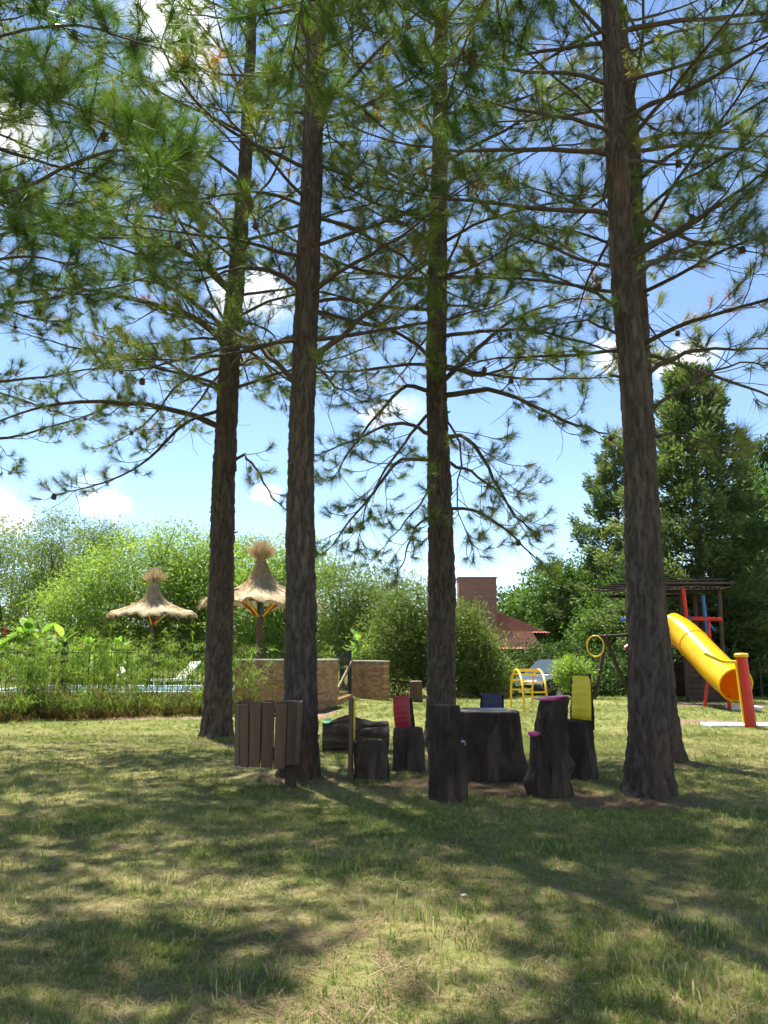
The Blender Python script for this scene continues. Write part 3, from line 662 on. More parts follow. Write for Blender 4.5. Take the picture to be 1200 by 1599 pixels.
# plank backed chair with yellow pads seen edge on
c = onground(580, 9.25)
ch = root_at('stump_chair', c, 'burled stump chair with plank back and thin yellow pads', 'chair', group=SG)
stump_mesh(.375, .20, 23, .165, .05, 84, 30, lumps=[(-2.1, .20, .11, .07), (-.7, .16, .08, .04), (-1.25, .36, .12, .055), (-.5, .33, .08, .03)], tilt=(-.06, -.25)).build('stump', M['stump2'], ch, smooth=True)
xf(MB().bevel_box((0, 0, .42), (.045, .33, .86), .012).build('backrest', M['plank'], ch), (-.215, 0, 0))
xf(pad_mesh(.30, .44, .022, 2, .002).build('back_pad', M['yellowpad'], ch, smooth=True, angle=70), (-.182, 0, .40), rz=R(90))
xf(stump_mesh(.012, .15, 3, .145, 0, 28, 2, z0=0, groove=.1).build('seat_pad', M['yellowpad'], ch, smooth=True), (-.03, .05, .372), ry=R(-3))
# navy chair across the table
c = onground(768, 10.7)
ch = root_at('stump_chair', c, 'stump chair with a navy padded back, behind the table', 'chair', group=SG)
stump_mesh(.46, .19, 27, .17, .1).build('stump', M['stump'], ch, smooth=True)
stump_mesh(.795, .155, 27, .135, 0, 60, 26, clip=(0, 1, .07), z0=.4).build('backrest', M['stump'], ch, smooth=True)
xf(pad_mesh(.27, .35, .07, 6, .003).build('back_pad', M['navy'], ch, smooth=True, angle=70), (0, .05, .46), rx=R(-4))
# log lying on the grass, green disc on its end
c = onground(556, 11.7)
lg = root_at('lying_log', c, 'thick dark log lying on the grass beside the trunk', 'log', rz=R(4))
mb = stump_mesh(.90, .205, 31, .20, .0, 84, 34, lumps=[(3.1, .38, .16, .075), (1.2, .7, .08, .03)], groove=1.6, z0=0)
lo = mb.build('log', M['stump2'], lg, smooth=True); xf(lo, (-.45, 0, .195), ry=R(90))
gdp = root_at('green_disc', c + np.array([-.375, -.12, .405]), 'small glossy green disc lying on the end of the log', 'disc')
dk = MB().lathe([(.0, 0), (.055, .0), (.066, .006), (.062, .014), (.05, .012), (.0, .010)], 28, cap=False).build('disc', M['green'], gdp, smooth=True); xf(dk, (0, 0, 0), rx=R(28), ry=R(-8))
# cut stump standing at the foot of the shrubs
c = gd(650, 1096)
st = root_at('cut_stump', c, 'upright brown cut stump at the foot of the tall shrub', 'stump')
stump_mesh(.56, .19, 35, .18, .05).build('stump', M['plank'], st, smooth=True)
stump_mesh(.57, .165, 35, .16, 0, 30, 3, z0=.561, groove=.1).build('cut_top', M['endgrain'], st, smooth=True)

# ------------------------------------------------------------------ slatted bin on a post
c = onground(422, 8.55)
bn = root_at('slatted_bin', c, 'round bin of upright brown wooden slats hung on a post', 'bin')
Rb, zb0, zb1 = .315, .235, .835
for k in range(16):
    a = 2 * math.pi * k / 16 + .12
    pl = MB().bevel_box((0, 0, 0), (.021, .112, zb1 - zb0 + random.uniform(-.02, .02)), .004).build('slat', M['plank'], bn)
    pl.location = (Rb * math.cos(a), Rb * math.sin(a), (zb0 + zb1) / 2 + random.uniform(-.012, .012)); pl.rotation_euler = (random.uniform(-.012, .012), 0.03 + random.uniform(-.012, .012), a + random.uniform(-.05, .05))
for z in (.34, .72):
    MB().lathe([(Rb - .035, z - .014), (Rb - .013, z - .014), (Rb - .013, z + .014), (Rb - .035, z + .014), (Rb - .035, z - .014)], 40, cap=False).build('hoop', M['blackmetal'], bn, smooth=True)
MB().lathe([(.0, .30), (Rb - .04, .30), (Rb - .04, .325), (0, .325)], 32, cap=False).build('bottom_board', M['darkwood'], bn)
pb = MB().bevel_box((0, 0, .38), (.11, .085, .92), .008).build('post', M['darkwood'], bn); pb.location = (.225, .08, 0)

# ------------------------------------------------------------------ brick walls by the pool gate
bm_full = MB().bevel_box((0, 0, 0), (.232, .19, .058), .004).mesh('brick'); bm_half = MB().bevel_box((0, 0, 0), (.112, .19, .058), .004).mesh('brick')
for q in (bm_full, bm_half): q.materials.append(M['brick'])
def wall_run(root, p0, p1, h):
    p0, p1 = np.array(p0[:2]), np.array(p1[:2]); L = np.linalg.norm(p1 - p0); d = (p1 - p0) / L; a = math.atan2(d[1], d[0]); nb = int(round(L / .245)); bl = L / nb
    co = MB().box((0, 0, 0), (L - .02, .172, h)).build('mortar_core', M['mortar'], root); m_ = (p0 + p1) / 2
    co.location = (m_[0] - root.location.x, m_[1] - root.location.y, h / 2 - .03); co.rotation_euler.z = a
    for r_ in range(int(h / .0715)):
        xs_ = [(k + .5) * bl for k in range(nb)] if r_ % 2 == 0 else [bl * .25] + [(k + 1) * bl for k in range(nb - 1)] + [L - bl * .25]
        for k, x_ in enumerate(xs_):
            half = r_ % 2 == 1 and k in (0, len(xs_) - 1)
            o = bpy.data.objects.new('brick', bm_half if half else bm_full); o.scale.x = bl / .245
            q = p0 + d * x_; o.location = (q[0] - root.location.x + random.uniform(-.002, .002), q[1] - root.location.y + random.uniform(-.003, .003), .035 + r_ * .0715); o.rotation_euler.z = a + random.uniform(-.01, .01)
            link(o, root)
    cp = MB().bevel_box((0, 0, 0), (L + .02, .22, .04), .006).build('coping', M['concrete'], root)
    cp.location = (m_[0] - root.location.x, m_[1] - root.location.y, int(h / .0715) * .0715 + .026); cp.rotation_euler.z = a
A = onground(372, 21.0); B = onground(484, 19.5); C = onground(523, 21.8)
bw = root_at('brick_wall', B, 'low brick wall with a corner, behind the slatted bin', 'wall', group='low brick walls at the pool gate')
wall_run(bw, A, B, 1.16)
dvec = (C - B) / np.linalg.norm(C - B); wall_run(bw, B + dvec * .12 + np.array([.02, 0, 0]), C, 1.155)
D0 = onground(551, 26.2); D1 = onground(604, 24.4)
bw2 = root_at('brick_wall', D0, 'short brick wall to the right of the pool gate', 'wall', group='low brick walls at the pool gate')
wall_run(bw2, D0, D1, 1.13)
# gate
g0, g1 = onground(524, 22.4), onground(549, 25.6)
gt = root_at('pool_gate', g0, 'dark barred gate with a wooden brace between the brick walls', 'gate')
gv = g1 - g0; gl = np.linalg.norm(gv); gd_ = gv / gl; ga = math.atan2(gv[1], gv[0])
for z in (.22, 1.12): MB().tube([(0, 0, z), tuple(gd_[:2] * gl) + (z,)], .018, 6).build('rail', M['blackmetal'], gt)
for k in range(14):
    p = gd_ * gl * (k + .5) / 14; MB().tube([(p[0], p[1], .1), (p[0], p[1], 1.32)], .009, 5).build('bar', M['blackmetal'], gt)
br = MB().bevel_box((0, 0, 0), (gl * 1.02, .04, .10), .006).build('brace', M['endgrain'], gt); br.location = (gv[0] / 2 + .03, gv[1] / 2 - .05, .72); br.rotation_euler = (0, -R(14), ga)
MB().bevel_box((gv[0] - .05, gv[1] - .1, .72), (.12, .12, 1.44), .01).build('post', M['blackmetal'], gt)
MB().bevel_box((gv[0] / 2, gv[1] / 2, .06), (.16, gl, .16), .01, Matrix.Rotation(ga - R(90), 3, 'Z')).build('step', M['brick'], gt)

# ------------------------------------------------------------------ pool, fence, loungers, parasols
m, t_, p_ = new_mat('pool water'); p_.inputs['Base Color'].default_value = (.16, .42, .55, 1); p_.inputs['Roughness'].default_value = .05; p_.inputs['Specular IOR Level'].default_value = .5
bump(t_, p_, noise(t_, 3, 3), .15, .03); M['poolwater'] = m
pw = MB().box((-8.2, 29.2, .06), (8.8, 5.0, .10)).build('water', M['poolwater']); tag(pw, 'pale blue swimming pool water behind the fence', 'pool', kind='structure')
pc = empty('pool_coping', (-8.2, 29.2, 0)); tag(pc, 'white stone edge round the swimming pool', 'pool edge', kind='structure')
for k in range(14):
    for sy in (-1, 1): MB().bevel_box((0, 0, .08), (.64, .42, .17), .01).build('coping_stone', M['white'], pc).location = (-4.3 + k * .66, sy * 2.7, 0)
for k in range(8):
    for sx in (-1, 1): MB().bevel_box((0, 0, .08), (.42, .64, .17), .01).build('coping_stone', M['white'], pc).location = (sx * 4.62, -2.3 + k * .66, 0)
# black barred fence on the pool side
f0, f1 = onground(-60, 17.6), onground(352, 20.6)
fn = root_at('pool_fence', f0, 'black metal bar fence round the pool, half hidden by reeds', 'fence')
fv = f1 - f0; fl = np.linalg.norm(fv); fd = fv / fl
for z in (.25, 1.34): MB().tube([(0, 0, z), tuple(fd[:2] * fl) + (z,)], .011, 6).build('rail', M['blackmetal'], fn)
for k in range(int(fl / .12)):
    q = fd * (k + .5) * .12; MB().tube([(q[0], q[1], .12), (q[0], q[1], 1.42)], .008, 4).build('bar', M['blackmetal'], fn)
for x in (50, 102):
    pr = at(x, HOR, 1)[0] - 0
    den = fd[0] - pr * fd[1]; s_ = (pr * f0[1] - f0[0]) / den; q = fd * s_
    MB().bevel_box((q[0], q[1], .78), (.11, .11, 1.62), .01).build('post', M['blackmetal'], fn)
def lounger(px, d, rz, lab):
    r_ = root_at('sun_lounger', onground(px, d), lab, 'sun lounger', rz, 'white loungers beyond the pool')
    for y in (-.3, .3): MB().tube([(-.95, y, .32), (.95, y, .32)], .022, 6).build('side_rail', M['white'], r_)
    for x in (-.8, .7):
        for y in (-.3, .3): MB().tube([(x, y, 0), (x, y, .32)], .02, 6).build('leg', M['white'], r_)
    mb = MB(); P = spline([(-.95, 0, .36), (-.2, 0, .34), (.25, 0, .36)], 10); mb.loft([[(p[0], -.29, p[2]), (p[0], .29, p[2]), (p[0], .29, p[2] + .04), (p[0], -.29, p[2] + .04)] for p in P]); mb.build('seat', M['white'], r_)
    mb = MB(); P = spline([(.25, 0, .38), (.6, 0, .66), (.95, 0, .98)], 8); mb.loft([[(p[0], -.29, p[2]), (p[0], .29, p[2]), (p[0] - .03, .29, p[2] + .05), (p[0] - .03, -.29, p[2] + .05)] for p in P]); mb.build('backrest', M['white'], r_)
    for y in (-.27, .27): MB().tube([(.62, y, .64), (.9, y, .34)], .014, 5).build('prop', M['white'], r_)
lounger(50, 33.2, R(18), 'white sun lounger nearest the left edge, beyond the pool')
lounger(186, 32.9, R(105), 'white sun lounger below the smaller thatched parasol')
lounger(277, 32.6, R(52), 'white sun lounger just left of the leftmost pine trunk')
def parasol(px, d, lab, seed):
    r_ = root_at('thatched_parasol', onground(px, d), lab, 'parasol', group='thatched parasols by the pool')
    MB().lathe([(.105, -.05), (.10, 1.2), (.09, 3.2)], 14).build('pole', M['bark2'], r_, smooth=True)
    prof = [(1.50, 2.74), (1.64, 2.70), (1.67, 2.76), (1.60, 2.84), (1.30, 2.93), (1.0, 3.04), (.72, 3.17), (.50, 3.30), (.36, 3.44), (.27, 3.62), (.19, 3.82), (.12, 3.98), (.11, 4.08)]
    def rag(V):
        a = np.arctan2(V[:, 1], V[:, 0]); rr = np.hypot(V[:, 0], V[:, 1]); V = V.copy(); V[:, 2] += (.03 * np.sin(a * 7 + seed) + .02 * np.sin(a * 19 + seed) + rng.normal(0, .012, len(V))) * np.clip(rr, 0, 1.6); return V
    MB().lathe(prof, 72, cap=False, fn=rag).build('thatch', M['thatch'], r_, smooth=True)
    MB().lathe([(1.52, 2.75), (1.0, 2.93), (.5, 3.12), (.1, 3.3)], 48, cap=False).build('underside', M['thatch'], r_, smooth=True)
    # loose straws lying down the cone and hanging at the rim
    n = 5200; pr = np.array(prof[2:]); q = rng.random(n) ** .8; rs = np.interp(q, np.linspace(0, 1, len(pr)), pr[:, 0]); zs_ = np.interp(q, np.linspace(0, 1, len(pr)), pr[:, 1]); a = rng.random(n) * 2 * np.pi
    pos = np.stack([rs * np.cos(a), rs * np.sin(a), zs_ + .025], 1); e = .03; q2 = np.clip(q - e, 0, 1)
    r2 = np.interp(q2, np.linspace(0, 1, len(pr)), pr[:, 0]); z2 = np.interp(q2, np.linspace(0, 1, len(pr)), pr[:, 1])
    dr = np.stack([(r2 - rs) * np.cos(a), (r2 - rs) * np.sin(a), z2 - zs_], 1) + rng.normal(0, .004, (n, 3)); rim = q < .05; dr[rim] = np.stack([np.cos(a[rim]) * .6, np.sin(a[rim]) * .6, -.8 + 0 * a[rim]], 1); dr = nrm(dr)
    add('loose_straw', leaf_mesh('straw', pos, dr, rng.uniform(.12, .34, n), .014, rng.random(n)), M['straw'], r_)
    n = 900; a = rng.random(n) * 2 * np.pi; ph = rng.random(n) ** 1.4 * 1.05
    dr = nrm(np.stack([np.sin(ph) * np.cos(a), np.sin(ph) * np.sin(a), np.cos(ph)], 1)); pos = np.stack([.07 * np.cos(a), .07 * np.sin(a), np.full(n, 4.02)], 1)
    add('top_tuft', leaf_mesh('tuft', pos, dr, rng.uniform(.35, .75, n), .016, rng.random(n) * .8), M['straw'], r_)
    MB().lathe([(.125, 4.0), (.135, 4.03), (.135, 4.09), (.12, 4.11)], 16).build('binding', M['endgrain'], r_)
    for k in range(8):
        aa = 2 * math.pi * k / 8 + .3 + seed; r_.scale = (d / 33.6,) * 3 if d > 30 else (1, 1, 1); MB().tube([(.08 * math.cos(aa), .08 * math.sin(aa), 2.40), (.75 * math.cos(aa), .75 * math.sin(aa), 2.96)], .032, 6).build('strut', [M['redmetal'], M['yellowmetal'], M['bluemetal'], M['yellowmetal']][k % 4], r_)
parasol(405, 24.3, 'larger thatched parasol between two pine trunks', 0)
parasol(236, 36.4, 'smaller thatched parasol left of the pines, farther away', 2)

# ------------------------------------------------------------------ playground
# yellow climbing arch
Aq = onground(817, 19.4); Bq = onground(853, 19.5); Cq = onground(796, 21.3)
ca = root_at('climbing_arch', Aq, 'small yellow metal climbing arch on the lawn', 'climbing frame')
sp = Cq - Aq; wv = Bq - Aq; arcs = []
for k in (0, 1):
    P = []
    for s_ in np.linspace(0, 1, 21):
        an = math.pi * s_; z = .97 * math.sin(an) ** .62; hx = .5 - .5 * math.cos(an)
        p = sp * (hx * .94 + .03) + wv * k; P.append((p[0], p[1], z - .03))
    arcs.append(P); MB().tube(P, .026, 8).build('rail', M['yellowmetal'], ca, smooth=True)
for k in (2, 4, 6, 8, 10, 12, 14, 16, 18): MB().tube([arcs[0][k], arcs[1][k]], .018, 6).build('rung', M['yellowmetal'], ca, smooth=True)
# A frame with beam and ring
Ap = gd(929, 1091); af = root_at('swing_frame', Ap, 'dark log swing frame with a yellow ring at its beam end', 'swing frame')
def loc(p): return tuple(np.array(p) - Ap)
hd = Ap[1]; apex = at(946, 994, hd + .3); f2_ = onground(980, hd + .9); f2_[2] = 0
MB().tube([loc(Ap), loc(apex + [0.03, 0, .05])], .055, 8).build('leg', M['darkwood'], af, smooth=True)
MB().tube([loc(f2_), loc(apex + [-.03, 0, .05])], .055, 8).build('leg', M['darkwood'], af, smooth=True)
bend_ = at(1035, 988, hd + .2)
MB().tube([loc(at(926, 994, hd + .3)), loc(apex), loc(bend_)], .05, 8).build('beam', M['darkwood'], af, smooth=True)
rc = at(930, 1009, hd + .05); P = [loc(rc + np.array([.26 * math.cos(a) * .85, -.26 * math.cos(a) * .5, .31 * math.sin(a)])) for a in np.linspace(0, 2 * math.pi, 29)]
MB().tube(P, .022, 7, cap=False).build('ring', M['yellowmetal'], af, smooth=True)
# play tower
Tp = onground(1082, 24.0); tw = root_at('play_tower', Tp, 'dark timber play tower with stick roof, red and blue bars', 'play tower')
X0, X1, Y0, Y1 = -1.25, .85, 0.0, 1.9
for x in (X0, -.2, X1):
    for y in (Y0, Y1): MB().tube([(x, y, -.05), (x + random.uniform(-.03, .03), y, 3.15)], .06, 8).build('post', M['darkwood'], tw, smooth=True)
for k in range(int((X1 - X0) / .16)):
    MB().bevel_box((X0 + .08 + k * .16, .95, 1.25), (.15, 1.95, .035), .004).build('deck_board', M['darkwood'], tw)
for r_ in range(7): MB().bevel_box(((-.2 + X1) / 2, .06, .12 + r_ * .15), (1.15, .03, .138), .004).build('wall_board', M['darkwood'], tw)
for r_ in range(7): MB().bevel_box((.30, 1.92, .12 + r_ * .15), (1.15, .03, .138), .004).build('wall_board', M['darkwood'], tw)
for r_ in range(7): MB().bevel_box((X1 - .02, .98, .12 + r_ * .15), (.03, 1.75, .138), .004).build('wall_board', M['darkwood'], tw)
for y in (Y0, Y1): MB().tube([(X0 - .5, y, 3.08), (X1 + .2, y, 3.12)], .055, 8).build('roof_beam', M['roofstick_shaded'], tw, smooth=True)
for k in range(26):
    x = X0 - .7 + (X1 - X0 + .95) * k / 25; z = 3.2 + random.uniform(-.02, .06)
    MB().tube([(x, Y0 - random.uniform(.2, .5), z - .03), (x + random.uniform(-.15, .15), Y1 + .3, z + .04)], random.uniform(.018, .035), 5).build('roof_stick', M['roofstick_shaded'], tw)
for k in range(16):
    y = Y0 - .35 + (Y1 + .5) * k / 15; z = 3.28 + random.uniform(-.02, .12); x0 = X0 - random.uniform(.5, 1.1)
    MB().tube([(x0, y, z), (X1 + random.uniform(.0, .35), y + random.uniform(-.12, .12), z + random.uniform(-.05, .08))], random.uniform(.015, .032), 5).build('roof_stick', M['roofstick_shaded'], tw)
def tl(p): return tuple(np.array(p) - Tp)
yf = 23.75
for (a, b, r_, mm) in [((1067, 918), (1074, 975), .055, 'redmetal'), ((1078, 966), (1128, 967), .055, 'redmetal'), ((1098, 930), (1105, 990), .05, 'bluemetal'), ((1105, 970), (1117, 985), .03, 'bluemetal'), ((1076, 963), (1078, 980), .05, 'bluemetal'),
                       ((970, 968), (985, 967), .05, 'bluemetal'), ((976, 1012), (984, 1006), .045, 'redmetal'), ((1107, 970), (1109, 1005), .05, 'redmetal')]:
    MB().tube([tl(at(*a, yf)), tl(at(*b, yf + .05))], r_, 8).build('bar', M[mm], tw, smooth=True)
# tube slide
e0 = at(1048, 978, 23.3); e1 = at(1070, 992, 22.8); e2 = at(1098, 1021, 21.8); e3 = at(1126, 1050, 20.8); e4 = at(1149, 1069, 20.0)
sd = root_at('tube_slide', onground(1130, 20.6), 'glossy yellow tube slide coming down from the play tower', 'slide'); so_ = np.array(sd.location)
P = spline([e0, e1, e2, e3, e4], 30) - so_; rad = .40
V, Fs = tube_arr(P, np.full(len(P), rad), 28); mb = MB(); mb.put(V, [tuple(f) for f in Fs]); mb.build('tube', M['yellow'], sd, smooth=True)
V, Fs = tube_arr(P, np.full(len(P), rad - .022), 28); mb = MB(); mb.put(V, [tuple(f) for f in Fs]); mb.build('inner_tube', M['orange'], sd, smooth=True)
def ring_at(i, name, w=.05, r2=rad + .012):
    q = P[i]; tg = nrm(P[min(i + 1, 29)] - P[max(i - 1, 0)]); Q = np.array([q - tg * w / 2, q - tg * w / 2, q + tg * w / 2, q + tg * w / 2])
    V, Fs = tube_arr(np.array([q - tg * w / 2, q + tg * w / 2]), np.array([r2, r2]), 28); V2, F2 = tube_arr(np.array([q - tg * w / 2, q + tg * w / 2]), np.array([rad - .024, rad - .024]), 28)
    mb = MB(); Fs = [tuple(f) for f in Fs]; F2 = [tuple(reversed([x + 56 for x in f])) for f in F2]
    cap = [(j, (j + 1) % 28, 56 + (j + 1) % 28, 56 + j) for j in range(28)] + [(28 + j, 28 + (j + 1) % 28, 84 + (j + 1) % 28, 84 + j) for j in range(28)]
    mb.put(np.vstack([V, V2]), Fs + F2 + cap); mb.build(name, M['yellow'], sd, smooth=True)
ring_at(29, 'lip', .04); ring_at(11, 'flange', .03, rad + .018)
for px, i in ((1097, 17), (1135, 26)):
    q = P[i]; fx = onground(px - 2, (q + so_)[1] + .05) - so_
    MB().tube([(fx[0], fx[1], -.05), (q[0] - .05, q[1], q[2] - rad * .95)], .045, 8).build('support', M['redmetal'], sd, smooth=True)
# red post with yellow cap and arm
rp = gd(1173, 1136); po = root_at('red_post', rp, 'thick red post with yellow cap and bent yellow arm', 'post')
lean = -.065
MB().lathe([(.105, -.05), (.10, 1.27)], 24, fn=lambda V: V + np.stack([V[:, 2] * lean, 0 * V[:, 2], 0 * V[:, 2]], 1)).build('post', M['redmetal'], po, smooth=True)
MB().lathe([(.118, 1.255), (.125, 1.27), (.122, 1.305), (.10, 1.325), (.0, 1.33)], 24, (lean * 1.27, 0, 0), cap=False).build('cap', M['yellowmetal'], po, smooth=True)
MB().tube(spline([(lean * 1.17 - .08, 0, 1.17), (-.33, .06, 1.165), (-.44, .1, 1.19), (-.68, .2, 1.32)], 14), .03, 8).build('arm', M['yellowmetal'], po, smooth=True)
MB().bevel_box((lean * .62 - .115, 0, .62), (.03, .05, 1.1), .006, Matrix.Rotation(lean, 3, 'Y')).build('strip', M['yellowmetal'], po)
sb = gd(1100, 1131); sl_ = root_at('concrete_slab', gd(1165, 1134), 'pale concrete slab around the foot of the red post', 'slab')
MB().bevel_box((.25, .06, .012), (1.9, .62, .06), .01, Matrix.Rotation(R(-3), 3, 'Z')).build('slab', M['white'], sl_)
sl2 = root_at('concrete_slab', gd(1162, 1108), 'small pale slab on the grass below the slide mouth', 'slab'); MB().bevel_box((0, 0, .04), (.72, .5, .09), .012, Matrix.Rotation(R(-6), 3, 'Z')).build('slab', M['white'], sl2)
# white scrap on the lawn
wp = gd(725, 1400); ws = MB().lathe([(.0, .0), (.012, .002), (.015, .007), (.009, .012), (0, .013)], 12, cap=False, fn=lambda V: V * np.array([1.3, .8, 1])).build('white_pebble', M['white'], None, wp, True); tag(ws, 'small white pebble lying in the foreground grass', 'pebble')

# ------------------------------------------------------------------ house beyond the lawn
def brick_tex(name, c1, c2, mo):
    m, t, p = new_mat(name); b = t.nodes.new('ShaderNodeTexBrick'); tc = t.nodes.new('ShaderNodeTexCoord').outputs['Object']
    sx = t.nodes.new('ShaderNodeSeparateXYZ'); t.links.new(tc, sx.inputs[0]); cx = t.nodes.new('ShaderNodeCombineXYZ')
    t.links.new(math_node(t, 'ADD', sx.outputs[0], sx.outputs[1]), cx.inputs[0]); t.links.new(sx.outputs[2], cx.inputs[1]); t.links.new(cx.outputs[0], b.inputs['Vector'])
    b.inputs['Color1'].default_value = (*c1, 1); b.inputs['Color2'].default_value = (*c2, 1); b.inputs['Mortar'].default_value = (*mo, 1); b.inputs['Scale'].default_value = 1
    b.inputs['Brick Width'].default_value = .25; b.inputs['Row Height'].default_value = .075; b.inputs['Mortar Size'].default_value = .008
    t.links.new(b.outputs['Color'], p.inputs['Base Color']); p.inputs['Roughness'].default_value = .9; bump(t, p, b.outputs['Fac'], -.5, .01); return m
M['housebrick'] = brick_tex('far red brick', (.34, .16, .12), (.27, .12, .09), (.30, .23, .19))
hd_ = 38.0; hp = onground(775, hd_); hs = root_at('brick_house', hp, 'brick house with red tiled roofs and a broad chimney', 'house'); HP = np.array(hs.location)
def hl(x, y, d): return at(x, y, d) - HP
q0 = hl(716, 903, hd_); q1 = hl(777, 985, hd_); cw = q1[0] - q0[0]; cc = (q0[0] + q1[0]) / 2
MB().box((cc, .45, (q0[2] + 0) / 2), (cw, .95, q0[2])).build('chimney', M['housebrick'], hs)
cq = MB().bevel_box((cc, .45, q0[2] + .03), (cw + .08, 1.03, .07), .01).build('chimney_cap', M['housebrick'], hs)
def tiled_roof(name, c00, c10, c11, c01, nu, nv):
    """sloping roof slab: eave c00-c10, ridge c01-c11, courses of overlapping clay tiles as relief"""
    c00, c10, c11, c01 = map(np.array, (c00, c10, c11, c01)); nn = nrm(np.cross(c10 - c00, c01 - c00)); nn = nn if nn[2] > 0 else -nn
    us = np.linspace(0, 1, nu * 4 + 1); vs = np.sort(np.concatenate([np.linspace(0, 1, nv + 1), np.linspace(0, 1, nv + 1)[1:] - .002]))
    Ug, Vg = np.meshgrid(us, vs); P = (c00 * (1 - Ug[..., None]) + c10 * Ug[..., None]) * (1 - Vg[..., None]) + (c01 * (1 - Ug[..., None]) + c11 * Ug[..., None]) * Vg[..., None]
    hgt = .035 * np.abs(np.sin(np.pi * Ug * nu)) + .05 * (1 - (Vg * nv + 1e-6) % 1.0); P = P + nn * hgt[..., None]
    k = len(us); i = np.arange(len(vs) - 1)[:, None] * k + np.arange(k - 1)[None]; Fq = np.stack([i, i + 1, i + k + 1, i + k], -1).reshape(-1, 4)
    o = add(name, arr_mesh(name, P.reshape(-1, 3), Fq, 4), M['tile'], hs)
    b = MB(); th = nn * .06; b.loft([[c00 - th, c10 - th, c11 - th, c01 - th], [c00 - th * 2.2, c10 - th * 2.2, c11 - th * 2.2, c01 - th * 2.2]]); b.build('roof_board', M['darkwood'], hs); return o
# upper hipped roof: front slope and right slope
e_l, e_r = hl(690, 990, hd_ - .6), hl(858, 990, hd_ - .6); e_rb = e_r + [0, 6.2, 0]; zr = hl(770, 950, hd_)[2]
r_l = np.array([e_l[0], e_l[1] + 3.1, zr + .35]); r_r = np.array([e_r[0] - 2.9, e_r[1] + 3.1, zr + .35])
tiled_roof('tiled_roof', e_l, e_r, r_r, r_l, 34, 13); tiled_roof('tiled_roof', e_r, e_rb, r_r + [0, .05, 0], r_r, 24, 13)
l_l, l_r = hl(690, 1015, hd_ - 2.4), hl(850, 1015, hd_ - 2.4); tiled_roof('tiled_roof', l_l, l_r, l_r + [-.15, 1.9, .8], l_l + [0, 1.9, .8], 30, 8)
MB().box(((e_l[0] + e_r[0]) / 2 - .3, 3.2, e_l[2] / 2), (e_r[0] - e_l[0] - 1.4, 5.0, e_l[2] - .05)).build('wall', M['housebrick'], hs)
MB().box(((e_l[0] + e_r[0]) / 2 + .9, -.2, l_l[2] / 2), (2.2, 1.9, l_l[2] - .04)).build('wall', M['housebrick'], hs)
for x in (l_r[0] - .25, l_r[0] - 2.0): MB().bevel_box((x, l_r[1] + .2, l_r[2] / 2), (.16, .16, l_r[2]), .01).build('porch_post', M['darkwood'], hs)
wn = MB().bevel_box((e_r[0] - 1.9, .68, (l_l[2] + e_l[2]) / 2 + .25), (.8, .06, .35), .01).build('window', M['blackmetal'], hs)

# ------------------------------------------------------------------ parked car
m, t_, p_ = new_mat('dark car paint'); p_.inputs['Base Color'].default_value = (.02, .022, .026, 1); p_.inputs['Roughness'].default_value = .25; p_.inputs['Coat Weight'].default_value = .8; M['carpaint'] = m
m, t_, p_ = new_mat('car glass'); p_.inputs['Base Color'].default_value = (.05, .065, .07, 1); p_.inputs['Roughness'].default_value = .03; p_.inputs['Specular IOR Level'].default_value = .9; M['glass'] = m
m, t_, p_ = new_mat('headlamp'); p_.inputs['Base Color'].default_value = (.75, .77, .8, 1); p_.inputs['Roughness'].default_value = .1; p_.inputs['Metallic'].default_value = .6; M['lamp'] = m
cpos = onground(868, 29.3); cpos[2] = float(gz(cpos[0], cpos[1]))
car = root_at('parked_car', cpos, 'dark parked car partly hidden by the young bright bush', 'car', rz=R(200 + 28))
def car_body():
    mb = MB(); st = [(-2.05, .45, .62, .62), (-1.95, .32, .80, .74), (-1.3, .26, .93, .82), (-.4, .24, .95, .85), (.7, .24, .93, .85), (1.5, .27, .86, .80), (1.95, .34, .70, .70), (2.05, .42, .58, .60)]
    secs = []
    for x, z0, z1, w in st: secs.append([(x, -w * .92, z0), (x, -w, z0 + .12), (x, -w, z1 - .12), (x, -w * .9, z1), (x, 0, z1 + .03), (x, w * .9, z1), (x, w, z1 - .12), (x, w, z0 + .12), (x, w * .92, z0), (x, 0, z0 - .02)])
    mb.loft(secs); return mb
car_body().build('body', M['carpaint'], car, smooth=True)
mb = MB(); cabin = [(-1.75, .80, .92, .72), (-1.35, .80, 1.34, .66), (-.6, .80, 1.46, .64), (.25, .80, 1.42, .64), (1.05, .80, .93, .72)]
mb.loft([[(x, -.80, .88), (x, -w, z1 - .05), (x, -w * .8, z1), (x, w * .8, z1), (x, w, z1 - .05), (x, .80, .88)] for x, z0, z1, w in cabin]); mb.build('cabin', M['carpaint'], car, smooth=True, angle=30)
def quad(name, pts, mm): MB().put(pts, [(0, 1, 2, 3)]).build(name, M[mm], car)
quad('windscreen', [(1.00, -.64, .985), (1.00, .64, .985), (.32, .53, 1.415), (.32, -.53, 1.415)], 'glass')
